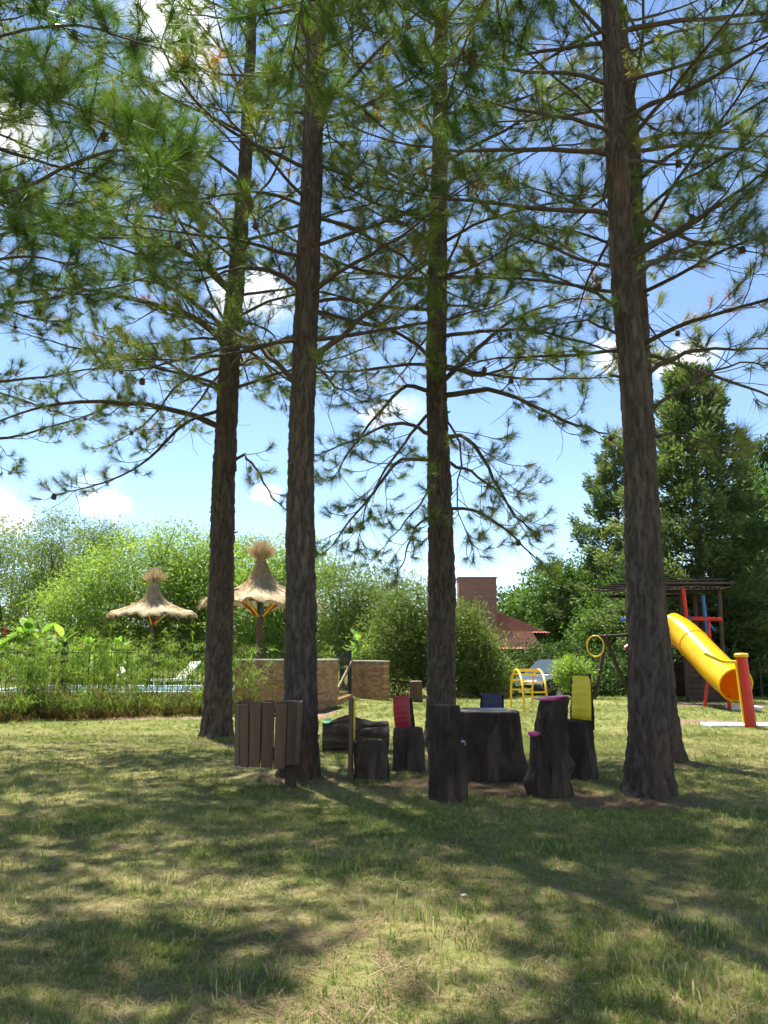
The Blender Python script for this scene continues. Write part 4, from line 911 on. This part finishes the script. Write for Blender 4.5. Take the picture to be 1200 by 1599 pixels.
for s_ in (-1, 1):
    quad('side_window', [(.85, s_ * .782, .96), (.22, s_ * .682, 1.36), (-.5, s_ * .685, 1.39), (-.5, s_ * .785, .96)], 'glass')
    quad('side_window', [(-.56, s_ * .785, .96), (-.56, s_ * .685, 1.39), (-1.3, s_ * .70, 1.28), (-1.5, s_ * .785, .96)], 'glass')
    hdl = MB().bevel_box((1.93, s_ * .52, .66), (.16, .26, .13), .03).build('headlight', M['lamp'], car)
    MB().bevel_box((.72, s_ * .92, .98), (.10, .16, .11), .02).build('mirror', M['carpaint'], car)
    for x in (-1.28, 1.3):
        w_ = MB().lathe([(.21, -.10), (.30, -.10), (.32, -.06), (.32, .06), (.30, .10), (.21, .10)], 26, cap=False).build('tyre', M['blackmetal'], car, smooth=True); xf(w_, (x, s_ * .76, .32), rx=R(90))
        MB().lathe([(.0, -.06), (.10, -.09), (.21, -.085), (.21, .085), (.10, .09), (0, .06)], 20, cap=False).build('rim', M['lamp'], w_, smooth=True)
MB().bevel_box((2.04, 0, .60), (.06, .8, .12), .015).build('grille', M['blackmetal'], car)
MB().bevel_box((2.05, 0, .42), (.05, .42, .10), .004).build('number_plate', M['white'], car)

# ------------------------------------------------------------------ trees and shrubs behind
def bg_tree(name, base, blobs, nclump, per, L, w, matn, label, cat='tree', trunk_r=.12, droop=0.0, spread=.35, group=None, seed=0, out=.6, limbs=True, flat=1.0, lean=0.0):
    """blobs: (dx, dy, dz, rx, ry, rz) in metres from the base; clumps of leaves fill them, thicker towards the outside"""
    base = np.array(base, float); r_ = root_at(name, base, label, cat, group=group); B_ = np.array(blobs, float)
    vol = (B_[:, 3] * B_[:, 4] * B_[:, 5]) ** .72; idx = rng.choice(len(B_), nclump, p=vol / vol.sum())
    u = nrm(rng.normal(size=(nclump, 3))); rr = rng.random(nclump) ** .42
    edge = 1 + .28 * (vnoise(u[:, 0] * 3 + idx * 5, u[:, 2] * 3 + u[:, 1] * 2, seed) - .5) * 2
    cl = B_[idx, :3] + u * (rr * edge)[:, None] * B_[idx, 3:]; cl[:, 2] = np.maximum(cl[:, 2], .08)
    tc = np.clip(.5 + .22 * rng.normal(size=nclump), 0, 1)
    n = nclump * per; ci = np.repeat(np.arange(nclump), per); outd = nrm(u + np.array([0, 0, .25]))[ci]
    off = rng.normal(size=(n, 3)) * spread; off[:, 2] *= .6 * flat
    off += outd * (rng.random((n, 1)) - .3) * spread * 1.2
    d = nrm(outd * out + rng.normal(size=(n, 3)) * .6 + np.array([0, 0, -droop])); pos = cl[ci] + off; pos[:, 2] = np.maximum(pos[:, 2], .03)
    add('crown', leaf_mesh('crown', pos, d, L * rng.uniform(.6, 1.3, n), w * rng.uniform(.7, 1.2, n), np.clip(tc[ci] + rng.normal(0, .08, n), 0, 1)), M[matn], r_)
    tk = Twigs(); zt = max(.6, (B_[:, 2] - B_[:, 5] * .3).min()); top = B_[B_[:, 2].argmax(), :3]
    P = spline([(0, 0, -.1), (top[0] * .15 + lean * .3, top[1] * .1, zt * .5), (top[0] * .4 + lean, top[1] * .4, zt), (top[0], top[1], top[2])], 14); tk.tube(P, np.linspace(trunk_r, trunk_r * .25, 14), 8)
    if limbs:
        for b in B_:
            for q in range(3):
                tgt = b[:3] + rng.normal(size=3) * b[3:] * .5; s_ = P[rng.integers(4, 10)]; mid = (s_ + tgt) / 2 + rng.normal(size=3) * .2 + [0, 0, .2]
                tk.tube(spline([s_, mid, tgt], 8), np.linspace(trunk_r * .28, .012, 8), 5)
    tk.build('trunk', M['bark2'], r_); return r_
def px_blobs(base, d, lst):
    """(photo x, y, depth offset, half width px, half height px, depth radius m) -> blobs in metres"""
    out = []
    for x, y, dd, a, b, ry in lst:
        p = at(x, y, d + dd); k = F / (d + dd); out.append((*(p - base), a / k, ry, b / k))
    return out
def T2(name, px, d, lst, *a, **k):
    base = onground(px, d); return bg_tree(name, base, px_blobs(base, d, lst), *a, **k)
LG = 'trees behind the pool'; 
T2('acacia_tree', 30, 47, [(-10, 850, 0, 75, 48, 2.2), (40, 890, 1, 70, 50, 2), (10, 950, 0, 90, 55, 2.2), (0, 1010, 0, 110, 40, 2), (-60, 900, 0, 60, 80, 2)], 1000, 34, .15, .06, 'greyleaf', 'grey green open tree at the far left edge', trunk_r=.2, spread=.42, group=LG, seed=1)
T2('acacia_tree', 85, 44, [(80, 850, 0, 42, 44, 1.6), (100, 905, 1, 45, 40, 1.5), (60, 930, 0, 45, 45, 1.5)], 420, 34, .15, .06, 'greyleaf', 'thin grey tree with sky showing through, left of the bright shrubs', trunk_r=.15, spread=.38, group=LG, seed=2)
T2('acacia_tree', 150, 48, [(145, 845, 0, 42, 30, 1.6), (180, 860, 0, 50, 34, 1.8), (140, 890, 1, 50, 34, 1.6)], 340, 32, .15, .06, 'hedge', 'mid green tree crown behind the bright shrubs on the left', trunk_r=.15, spread=.4, group=LG, seed=3)
T2('feathery_shrub', 190, 40, [(215, 890, 0, 85, 58, 2.2), (135, 930, -1, 65, 42, 1.8), (180, 960, -1, 95, 48, 2), (265, 935, 0, 60, 66, 2), (100, 950, 0, 45, 36, 1.4), (130, 1010, -1, 100, 40, 1.6), (230, 1010, -1, 90, 40, 1.6)], 1150, 36, .20, .058, 'feather', 'broad feathery bright green shrub behind the smaller parasol', 'shrub', trunk_r=.14, droop=.35, spread=.34, group='feathery shrubs behind the pool', seed=4)
T2('feathery_shrub', 300, 41, [(285, 870, 0, 62, 48, 2), (310, 925, -1, 62, 60, 2), (355, 900, 0, 55, 62, 2), (330, 980, -1, 80, 50, 2), (330, 1025, -1, 70, 35, 1.5)], 850, 36, .20, .058, 'feather', 'tall feathery shrub seen either side of the leftmost pine trunk', 'shrub', trunk_r=.14, droop=.35, spread=.34, group='feathery shrubs behind the pool', seed=5)
T2('feathery_shrub', 440, 38, [(430, 900, 0, 60, 60, 2), (400, 960, 0, 60, 60, 2), (480, 890, 1, 48, 42, 1.6), (455, 965, -.5, 50, 60, 1.6), (440, 1020, 0, 80, 38, 1.5)], 800, 36, .20, .058, 'feather', 'feathery green shrub behind the larger parasol', 'shrub', trunk_r=.14, droop=.3, spread=.34, group='feathery shrubs behind the pool', seed=6)
T2('feathery_shrub', 535, 34, [(530, 925, 0, 48, 46, 1.6), (575, 935, 0, 52, 52, 1.7), (540, 985, 0, 55, 55, 1.7), (600, 985, .5, 60, 55, 1.8), (515, 1000, .5, 40, 45, 1.5)], 760, 28, .22, .04, 'hedge', 'wiry olive green shrub over the pool gate', 'shrub', trunk_r=.12, droop=.15, spread=.30, seed=7)
T2('feathery_shrub', 652, 27.5, [(645, 945, 0, 60, 38, 1.2), (610, 1000, 0, 50, 45, 1.2), (665, 1010, 0, 55, 50, 1.2), (640, 1050, .4, 60, 30, 1.2)], 820, 26, .16, .035, 'hedge', 'tall fine leaved shrub left of the slender middle pine', 'shrub', trunk_r=.11, spread=.22, seed=8, lean=.3)
T2('feathery_shrub', 745, 26.8, [(724, 975, 0, 28, 30, .9), (742, 1015, 0, 36, 36, 1.1), (715, 1025, 0, 42, 46, 1.1), (758, 1052, 0, 36, 26, 1.1), (735, 1062, -.3, 60, 22, 1.0)], 780, 26, .15, .034, 'hedge', 'dense fine leaved shrub in front of the brick house', 'shrub', trunk_r=.10, spread=.21, seed=9)
T2('young_bush', 893, 25.6, [(893, 1058, 0, 24, 22, .5), (880, 1046, 0, 16, 14, .4), (908, 1048, 0, 18, 16, .4), (893, 1040, 0, 12, 14, .3)], 260, 22, .11, .024, 'feather', 'young bright green bush in front of the car', 'bush', trunk_r=.03, spread=.10, seed=10, out=1.2)
RG = 'trees behind the playground'
T2('broadleaf_tree', 800, 46, [(800, 950, 0, 40, 26, 1.6), (835, 960, 1, 40, 36, 1.8)], 260, 26, .20, .12, 'broad', 'light green tree top just right of the chimney', trunk_r=.15, spread=.32, group=RG, seed=11)
T2('broadleaf_tree', 880, 41, [(870, 930, 0, 55, 40, 1.8), (910, 905, 0, 60, 36, 1.8), (900, 970, 0, 70, 40, 2), (960, 930, 0, 60, 60, 2), (880, 1010, 0, 50, 30, 1.6)], 760, 26, .20, .11, 'broad', 'round leafy tree between house and play tower', trunk_r=.2, spread=.32, group=RG, seed=12)
T2('broadleaf_tree', 985, 36, [(985, 960, 0, 60, 60, 1.8), (950, 1000, 0, 60, 50, 1.6), (1000, 1040, 0, 70, 40, 1.6)], 640, 26, .17, .09, 'broad', 'leafy tree behind the swing frame', trunk_r=.16, spread=.30, group=RG, seed=13)
T2('hedge_bush', 870, 33, [(850, 1030, 0, 55, 22, 1.2), (910, 1040, 0, 50, 26, 1.2), (960, 1050, 0, 45, 26, 1.2)], 420, 24, .13, .07, 'darkleaf', 'dark clipped hedge behind the car', 'hedge', trunk_r=.08, spread=.2, seed=14)
T2('hedge_bush', 1000, 28.5, [(960, 1060, 0, 40, 26, .9), (1020, 1055, 0, 50, 32, 1), (1080, 1050, .5, 50, 36, 1)], 420, 24, .12, .07, 'darkleaf', 'dark leafy bush behind the swing frame legs', 'bush', trunk_r=.08, spread=.2, seed=15)

def conifer(px, d, ytop, ybot, half, label, seed, nb=150, h0=.4, matn='conifer', step=1.0):
    """cypress-like conifer: boughs all round the stem, each carrying flat sprays that turn up at the tip"""
    base = onground(px, d); r_ = root_at('conifer_tree', base, label, 'tree', group=RG); H = at(px, ytop, d)[2] - base[2]; Rm = half / (F / d)
    tk = Twigs(); tk.tube(np.array([(0, 0, z) for z in np.linspace(-.1, H, 12)]), np.linspace(.24, .02, 12), 8); pos, dr, ti = [], [], []
    for b in range(nb):
        h = h0 + (H - h0 - .2) * (b + rng.random()) / nb; q = h / H; a = b * 2.399 + rng.normal(0, .3)
        L = Rm * (1 - q) ** .62 * rng.uniform(.55, 1.15) * (1 if q > .12 else .8) + .25
        el = R(2 + 34 * q + rng.normal(0, 7)); P = wander((0, 0, h), (math.cos(a) * math.cos(el), math.sin(a) * math.cos(el), math.sin(el)), L, 8, .75, .05, .55)
        tk.tube(P, np.linspace(.05 * (1 - q) + .012, .006, 9), 4); tb_ = np.clip(.45 + rng.normal(0, .22), 0, 1)
        m_ = int(70 + 480 * L / Rm * step); f = (.2 + .8 * rng.random(m_) ** .8) * 7.999; i0 = f.astype(int); p = P[i0] + (P[np.minimum(i0 + 1, 8)] - P[i0]) * (f - i0)[:, None]
        tg = nrm(P[np.minimum(i0 + 1, 8)] - P[i0]); w_ = .26 + .42 * (1 - f / 8) * min(L, 1.6)
        hz = nrm(np.cross(tg, [0, 0, 1.0])); s_ = rng.uniform(-1, 1, m_); p = p + hz * (s_ * w_)[:, None] + rng.normal(0, .05, (m_, 3)) + np.array([0, 0, 1]) * (rng.normal(.02, .14, m_) - .10 * np.abs(s_))[:, None]
        pos.append(p); dr.append(nrm(tg * .8 + hz * (np.sign(s_) * .6)[:, None] + rng.normal(0, .3, (m_, 3)) + np.array([0, 0, .15]))); ti.append(np.clip(tb_ + rng.normal(0, .15, m_), 0, 1))
    pos, dr, ti = np.concatenate(pos), np.concatenate(dr), np.concatenate(ti); n = len(pos)
    add('crown', leaf_mesh('crown', pos, dr, rng.uniform(.12, .30, n), rng.uniform(.045, .10, n), ti), M[matn], r_); tk.build('trunk', M['bark2'], r_)
conifer(1102, 29.2, 580, 1060, 175, 'tall pointed conifer to the right of the thick foreground pine', 1, 165)
conifer(975, 39, 690, 1060, 125, 'grey green conifer peeping out left of the thick foreground pine', 2, 125)
conifer(1215, 36, 690, 1060, 130, 'dark conifer at the right edge behind the slide', 3, 85, matn='darkleaf')
T2('broadleaf_tree', 1190, 33, [(1180, 800, 0, 45, 70, 1.4), (1210, 890, 0, 60, 70, 1.6), (1180, 970, .5, 60, 50, 1.5)], 560, 26, .17, .09, 'broad', 'leafy tree at the right edge above the slide', trunk_r=.16, spread=.30, group=RG, seed=16)
T2('broadleaf_tree', 1120, 31, [(1110, 940, 0, 80, 75, 1.5), (1060, 985, 0, 60, 60, 1.4), (1140, 1020, 0, 60, 40, 1.4)], 900, 26, .15, .08, 'darkleaf', 'dark tree directly behind the play tower roof', trunk_r=.18, spread=.28, group=RG, seed=17)
T2('hedge_bush', 1170, 29, [(1150, 1050, 0, 50, 36, 1), (1210, 1050, 0, 50, 40, 1)], 360, 24, .12, .06, 'broad', 'leafy undergrowth bush behind the red post', 'bush', trunk_r=.08, spread=.2, seed=18)
# wood far behind, one green mass closing the gaps
n = 30000; a = rng.uniform(-1.1, 1.1, n); dd = rng.uniform(64, 84, n); top = 3.4 + 2.2 * vnoise(a * 22, a * 0 + 3, 4) + 1.2 * vnoise(a * 70, a * 0 + 3, 5); z = rng.random(n) ** .8 * top - 1.0
wood = leaf_mesh('far_woods', np.stack([dd * np.sin(a), dd * np.cos(a), z], 1), nrm(rng.normal(size=(n, 3))), rng.uniform(.35, .7, n), rng.uniform(.25, .45, n), np.clip(.5 + .25 * rng.normal(size=n), 0, 1))
tag(add('far_woods', wood, M['broad']), 'distant wood closing the view behind the garden', 'woods', kind='stuff')

# ------------------------------------------------------------------ reeds, papyrus and cannas by the pool
def reed_arrays(cx, cy, nst, hgt, sp, dry=.0):
    """stems with leafy heads at all heights over a tussock of arching blades"""
    pos, dr, L, w, ti = [], [], [], [], []
    def leaf(p, v, l, ww, tn): pos.append(p); dr.append(v); L.append(l); w.append(ww); ti.append(tn)
    for s_ in range(nst):
        a = rng.uniform(0, 6.28); lean = rng.uniform(.02, .22); b = np.array([cx + rng.normal(0, sp), cy + rng.normal(0, sp * .8), 0]); H = hgt * rng.uniform(.45, 1.1)
        d = nrm(np.array([math.cos(a) * lean, math.sin(a) * lean, 1])); isdry = rng.random() < dry
        for k in range(4): leaf(b + d * H * k / 4, nrm(d + rng.normal(0, .03, 3)), H / 4 * 1.1, .012, rng.uniform(.0, .2) if (k < 2 or isdry) else rng.uniform(.2, .55))
        tip = b + d * H
        for k in range(rng.integers(5, 13)):
            aa = rng.uniform(0, 6.28); e = rng.uniform(.2, 1.35); v = np.array([math.cos(aa) * math.cos(e), math.sin(aa) * math.cos(e), math.sin(e)]); l = rng.uniform(.08, .2); tn = rng.uniform(.4, 1.0) if not isdry else rng.uniform(0, .3)
            leaf(tip, v, l, .013, tn); leaf(tip + v * l * .9, nrm(v + [0, 0, -1.0]), l * .8, .011, tn)
        for k in range(5):
            q = b + d * H * rng.uniform(.35, .95); aa = rng.uniform(0, 6.28); v = nrm(np.array([math.cos(aa), math.sin(aa), rng.uniform(.9, 2.6)])); l = rng.uniform(.15, .32); tn = rng.uniform(.3, .9)
            leaf(q, v, l, .018, tn); leaf(q + v * l * .9, nrm(v + [0, 0, -1.2]), l * .6, .013, tn)
        for k in range(9):                                   # blades from the ground, brown below, greener above
            aa = rng.uniform(0, 6.28); v = nrm(np.array([math.cos(aa) * .35, math.sin(aa) * .35, 1.0])); l = rng.uniform(.16, .36) * min(1, hgt); q = b + np.array([rng.normal(0, .1), rng.normal(0, .1), 0]); br = rng.uniform(0, .2)
            leaf(q, v, l, .024, br); leaf(q + v * l * .88, nrm(v + [math.cos(aa) * .3, math.sin(aa) * .3, -.2]), l * .7, .020, br + rng.uniform(0, .14))
    return pos, dr, L, w, ti
def reed_obj(name, clumps, parent=None):
    al = [[], [], [], [], []]
    for c in clumps:
        for q, r_ in zip(al, reed_arrays(*c)): q += r_
    me = leaf_mesh(name, np.array(al[0]), np.array(al[1]), np.array(al[2]), np.array(al[3]), np.array(al[4])); return add(name, me, M['reed'], parent)
cl = []
for k in range(92):
    x = rng.uniform(-70, 322); d = 17.0 + 2.6 * (x + 60) / 410 + rng.uniform(-.25, 1.8); p = onground(x, d); cl.append((p[0], p[1], 6, rng.uniform(1.2, 1.85), .15, .10))
for k in range(50):                                          # low dry undergrowth at their feet
    x = rng.uniform(-70, 325); d = 16.4 + 2.6 * (x + 60) / 410 + rng.uniform(-.3, .5); p = onground(x, d); cl.append((p[0], p[1], 7, rng.uniform(.3, .6), .17, .9))
tag(reed_obj('reeds', cl), 'bed of green reeds with brown dry stems along the pool fence', 'reeds', kind='stuff')
c = onground(385, 18.4); rr_ = root_at('reed_clump', c, 'tall leafy reed clump against the brick wall, right of the leftmost trunk', 'reeds')
reed_obj('stems', [(x_, y_, 7, 1.42, .12, .05) for x_, y_ in ((-.15, 0), (.1, .1), (.28, 0), (-.3, .1))], rr_)
reed_row = []
for k in range(46):
    x = rng.uniform(-40, 320); p = onground(x, rng.uniform(37.4, 38.6)); reed_row.append((p[0], p[1], 6, rng.uniform(1.2, 1.9), .22, .02))
tag(reed_obj('reeds', reed_row), 'green planting behind the pool loungers', 'reeds', kind='stuff')
gr = []
for x, d in ((500, 25.5), (512, 25.2), (520, 26), (430, 23), (455, 22.6), (372, 22.5), (505, 24.5)):
    p = onground(x, d); gr.append((p[0], p[1], 7, rng.uniform(1.15, 1.5), .15, .02))
tag(reed_obj('reeds', gr), 'grassy planting showing above the low brick wall', 'reeds', kind='stuff')
def canna(px, d, h, lab, nfl, seed):
    r_ = root_at('canna_plant', onground(px, d), lab, 'plant', group='canna lilies by the pool'); sm = Twigs()
    for s_ in range(5):
        a = rng.uniform(0, 6.28); b = np.array([rng.normal(0, .16), rng.normal(0, .12), 0]); H = h * rng.uniform(.7, 1.05); P = np.array([b + np.array([math.cos(a) * .1 * t_, math.sin(a) * .1 * t_, H * t_]) for t_ in np.linspace(0, 1, 6)]); sm.tube(P, np.linspace(.016, .008, 6), 5)
        for k in range(6):
            q = P[0] + (P[-1] - P[0]) * rng.uniform(.25, .98); aa = k * 2.3 + rng.normal(0, .4); el = rng.uniform(.9, 1.4); l = rng.uniform(.45, .75); ln = []
            for t_ in np.linspace(0, 1, 6):
                e = el - .75 * t_; ln.append((ln[-1] if ln else q) + np.array([math.cos(aa) * math.cos(e), math.sin(aa) * math.cos(e), math.sin(e)]) * l / 5 * (t_ > 0))
            ln = np.array(ln); sd_ = np.array([-math.sin(aa), math.cos(aa), 0]); wd = np.array([.012, .09, .13, .12, .07, .004])[:, None]
            V = np.concatenate([ln + sd_ * wd + [0, 0, .02], ln, ln - sd_ * wd + [0, 0, .02]]); Fq = [(i, i + 1, i + 7, i + 6) for i in range(5)] + [(i + 6, i + 7, i + 13, i + 12) for i in range(5)]
            add('leaf', arr_mesh('leaf', V, np.array(Fq), 4, {'tint': np.full(18, rng.random())}, True), M['canna'], r_)
        if s_ < nfl:
            mb = MB()
            for k in range(9):
                z = H + .02 + k * .028; aa = k * 2.4; mb.lathe([(.0, 0), (.022, .012), (.030, .035), (.012, .06), (0, .065)], 6, (P[-1][0] + .02 * math.cos(aa), P[-1][1] + .02 * math.sin(aa), z), cap=False)
            mb.build('flower_spike', M['flower'], r_)
    sm.build('stems', M['canna'], r_)
for k, (px, d, h, lab, nf) in enumerate([(8, 22.8, 1.95, 'leafy canna clump at the very left edge above the fence', 1), (35, 23.1, 2.0, 'broad leaved canna clump just left of the first fence post', 0), (62, 23.4, 1.95, 'broad leaved canna clump with bright leaves at the fence post', 1), (88, 24.0, 1.95, 'red flowering canna between the two fence posts', 3),
        (120, 26.0, 1.35, 'short red flowering canna right of the second fence post', 2), (150, 26.0, 1.35, 'low red flowering canna left of the smaller parasol', 2), (192, 26.0, 1.55, 'red flowering canna under the smaller parasol', 1), (556, 29.0, 1.9, 'canna with a red spike above the short brick wall', 1), (573, 28.6, 1.5, 'bright leafy canna behind the short brick wall', 0)]): canna(px, d, h, lab, nf, k)
# wire fence at the right edge
wf = root_at('wire_fence', onground(1160, 26.5), 'thin dark post and wire fence at the right edge', 'fence'); W0 = np.array(wf.location)
for x in (1145, 1185, 1225):
    p = onground(x, 26.5) - W0; MB().tube([(p[0], p[1], -.05), (p[0], p[1], 1.15)], .03, 6).build('post', M['darkwood'], wf)
for z in (.3, .65, 1.0): MB().tube([tuple(onground(1130, 26.5) - W0 + [0, 0, z]), tuple(onground(1260, 26.5) - W0 + [0, 0, z])], .006, 4).build('wire', M['blackmetal'], wf)

# ------------------------------------------------------------------ grass
def grass_mat(name, g1, g2, straw, k=.5):
    m, t, p = new_mat(name); geo_ = t.nodes.new('ShaderNodeNewGeometry'); oi = t.nodes.new('ShaderNodeObjectInfo')
    n = noise(t, .8, 4, geo_.outputs['Position'], .6); f = math_node(t, 'ADD', math_node(t, 'MULTIPLY', n, .75), math_node(t, 'MULTIPLY', oi.outputs['Random'], .42))
    ba = t.nodes.new('ShaderNodeAttribute'); ba.attribute_name = 'blade'; f = math_node(t, 'ADD', f, math_node(t, 'MULTIPLY', math_node(t, 'SUBTRACT', ba.outputs['Fac'], .5), .4))
    sy = t.nodes.new('ShaderNodeSeparateXYZ'); t.links.new(geo_.outputs['Position'], sy.inputs[0]); ly = N(t, 'ShaderNodeMapRange'); t.links.new(sy.outputs[1], ly.inputs[0]); ly.inputs[1].default_value = 10.5; ly.inputs[2].default_value = 15; ly.inputs[3].default_value = .03; ly.inputs[4].default_value = .10
    f = math_node(t, 'SUBTRACT', f, ly.outputs[0])                # greener beyond the pines' litter
    c = ramp(t, f, [(.34, g1), (.58, g2), (.80, straw)]); t.links.new(c, p.inputs['Base Color']); p.inputs['Roughness'].default_value = .55; p.inputs['Specular IOR Level'].default_value = .3
    tr = t.nodes.new('ShaderNodeBsdfTranslucent'); t.links.new(c, tr.inputs['Color']); ms = t.nodes.new('ShaderNodeMixShader'); ms.inputs[0].default_value = .35
    t.links.new(p.outputs[0], ms.inputs[1]); t.links.new(tr.outputs[0], ms.inputs[2]); t.links.new(ms.outputs[0], t.nodes['Material Output'].inputs['Surface']); return m
M['grass'] = grass_mat('grass blades', (.10, .16, .026), (.22, .30, .055), (.46, .41, .18))
M['litter'] = grass_mat('dry needles and straw', (.20, .115, .06), (.27, .18, .10), (.36, .29, .18))
def clump_mesh(name, nb, h, w, sp, flat=0.0):
    V, Fs = [], []
    for b in range(nb):
        a = rng.uniform(0, 6.28); p = np.array([rng.normal(0, sp), rng.normal(0, sp), -.004]); hh = h * rng.uniform(.5, 1.2); ln = rng.uniform(.2, .9) + flat * 3
        dh = np.array([math.cos(a), math.sin(a), 0]); sd_ = np.array([-math.sin(a), math.cos(a), 0]) * w / 2 * rng.uniform(.7, 1.2)
        m1 = p + (dh * ln * .3 + [0, 0, .55 * (1 - flat * .9)]) * hh; tip = p + (dh * ln * .85 + [0, 0, .95 * (1 - flat * .93)]) * hh; i0 = len(V)
        V += [p + sd_, p - sd_, m1 - sd_ * .8, m1 + sd_ * .8, tip]; Fs += [(i0, i0 + 1, i0 + 2), (i0, i0 + 2, i0 + 3), (i0 + 3, i0 + 2, i0 + 4)]
    return arr_mesh(name, np.array(V), np.array(Fs), 3, {'blade': np.repeat(rng.random(nb), 5)})
def scatter(name, pts, rot, sc, meshes, mt, label, cat):
    co = bpy.data.collections.new(name + '_kinds')
    for q in meshes: q.materials.append(mt); co.objects.link(bpy.data.objects.new(name + '_tuft', q))
    me = bpy.data.meshes.new(name); me.vertices.add(len(pts)); me.vertices.foreach_set('co', np.ascontiguousarray(pts, dtype=np.float32).ravel())
    a = me.attributes.new('rot', 'FLOAT_VECTOR', 'POINT'); a.data.foreach_set('vector', np.ascontiguousarray(rot, dtype=np.float32).ravel()); a = me.attributes.new('sc', 'FLOAT', 'POINT'); a.data.foreach_set('value', np.ascontiguousarray(sc, dtype=np.float32)); me.update()
    o = add(name, me, mt); ng = bpy.data.node_groups.new(name, 'GeometryNodeTree')
    ng.interface.new_socket('Geometry', in_out='INPUT', socket_type='NodeSocketGeometry'); ng.interface.new_socket('Geometry', in_out='OUTPUT', socket_type='NodeSocketGeometry')
    gi, go = ng.nodes.new('NodeGroupInput'), ng.nodes.new('NodeGroupOutput'); ip = ng.nodes.new('GeometryNodeInstanceOnPoints'); ci = ng.nodes.new('GeometryNodeCollectionInfo')
    ci.inputs['Collection'].default_value = co; ci.inputs['Separate Children'].default_value = True; ci.inputs['Reset Children'].default_value = True
    ar = ng.nodes.new('GeometryNodeInputNamedAttribute'); ar.data_type = 'FLOAT_VECTOR'; ar.inputs['Name'].default_value = 'rot'; asc = ng.nodes.new('GeometryNodeInputNamedAttribute'); asc.data_type = 'FLOAT'; asc.inputs['Name'].default_value = 'sc'
    ng.links.new(gi.outputs[0], ip.inputs['Points']); ng.links.new(ci.outputs[0], ip.inputs['Instance']); ip.inputs['Pick Instance'].default_value = True
    ng.links.new(ar.outputs['Attribute'], ip.inputs['Rotation']); ng.links.new(asc.outputs['Attribute'], ip.inputs['Scale']); ng.links.new(ip.outputs[0], go.inputs[0])
    md = o.modifiers.new('scatter', 'NODES'); md.node_group = ng; return tag(o, label, cat, kind='stuff')
def lawn_points(n, d0, d1, power, keep_bare):
    d = d0 + (d1 - d0) * rng.random(n) ** power; x = rng.uniform(-1, 1, n) * (d * .50 + 1.2)
    b = bare(x, d) + .55 * (fbm(x * 2.1 + 50, d * 2.1 + 7, 9, 3) - .45); pt = fbm(x * 1.3 + 11, d * 1.3 + 31, 21, 4)
    k = rng.random(n) < np.clip((1 - b * 1.25) * (.25 + 2.2 * (pt - .25)), keep_bare, 1); k &= ~((x < -1.6) & (d > 26)) & ~((x > -1) & (d > 27.5)) & ~((x < -1.8 - (d - 19) * .2) & (d > 19.3))
    return x[k], d[k]
xa, ya = [], []; sa = []
for (n, d0, d1, pw, s_) in ((76000, 2.6, 7.5, .9, .72), (46000, 7, 14, .85, .95), (36000, 13, 29, .8, 1.3)):
    x, y = lawn_points(n, d0, d1, pw, .16); xa.append(x); ya.append(y); sa.append(np.full(len(x), s_))
xa, ya, sa = map(np.concatenate, (xa, ya, sa)); n = len(xa)
tall = fbm(xa * 1.7 + 3, ya * 1.7 + 90, 33, 3); sa = sa * rng.uniform(.5, 1.05, n) * (.34 + .62 * tall)
scatter('grass', np.stack([xa, ya, gz(xa, ya)], 1), np.stack([rng.normal(0, .12, n), rng.normal(0, .12, n), rng.uniform(0, 6.28, n)], 1), sa, [clump_mesh('tuft', nb, h, w, sp) for nb, h, w, sp in ((16, .055, .0060, .040), (14, .07, .0062, .035), (18, .04, .0056, .045), (10, .10, .0075, .022))], M['grass'], 'mown green grass with straw patches under the pines', 'grass')
n = 34000; d = 2.6 + 12 * rng.random(n) ** .9; x = rng.uniform(-1, 1, n) * (d * .5 + 1); lit = rng.random(n) < .35 + bare(x, d); x, d = x[lit], d[lit]; n = len(x)
scatter('pine_litter', np.stack([x, d, gz(x, d) + .006], 1), np.stack([rng.normal(0, .08, n), rng.normal(0, .08, n), rng.uniform(0, 6.28, n)], 1), rng.uniform(.6, 1.3, n), [clump_mesh('litter', nb, .06, .0032, .05, .92) for nb in (7, 11, 15)], M['litter'], 'fallen brown pine needles strewn over the lawn', 'litter')
# a few taller weeds at the foot of the stumps and trunks
wx = []
for (px, py, q) in ((925, 1215, 26), (600, 1200, 30), (575, 1208, 24), (880, 1232, 14), (500, 1212, 10), (1060, 1190, 10), (515, 1172, 20), (690, 1244, 8), (350, 1158, 14), (735, 1480, 12), (660, 1440, 12), (1100, 1450, 20), (1020, 1500, 12), (220, 1390, 12), (370, 1540, 16), (1050, 1560, 16), (900, 1480, 10), (520, 1360, 8), (450, 1345, 8)):
    c = gd(px, py)
    for k in range(q): wx.append((c[0] + rng.normal(0, .13), c[1] + rng.normal(0, .10)))
wx = np.array(wx); n = len(wx)
scatter('weeds', np.stack([wx[:, 0], wx[:, 1], gz(wx[:, 0], wx[:, 1])], 1), np.stack([rng.normal(0, .1, n), rng.normal(0, .1, n), rng.uniform(0, 6.28, n)], 1), rng.uniform(.6, 1.25, n), [clump_mesh('weed', nb, .085, .006, .03) for nb in (6, 9)], M['grass'], 'taller grass tufts left by the mower round stumps and trunks', 'grass')
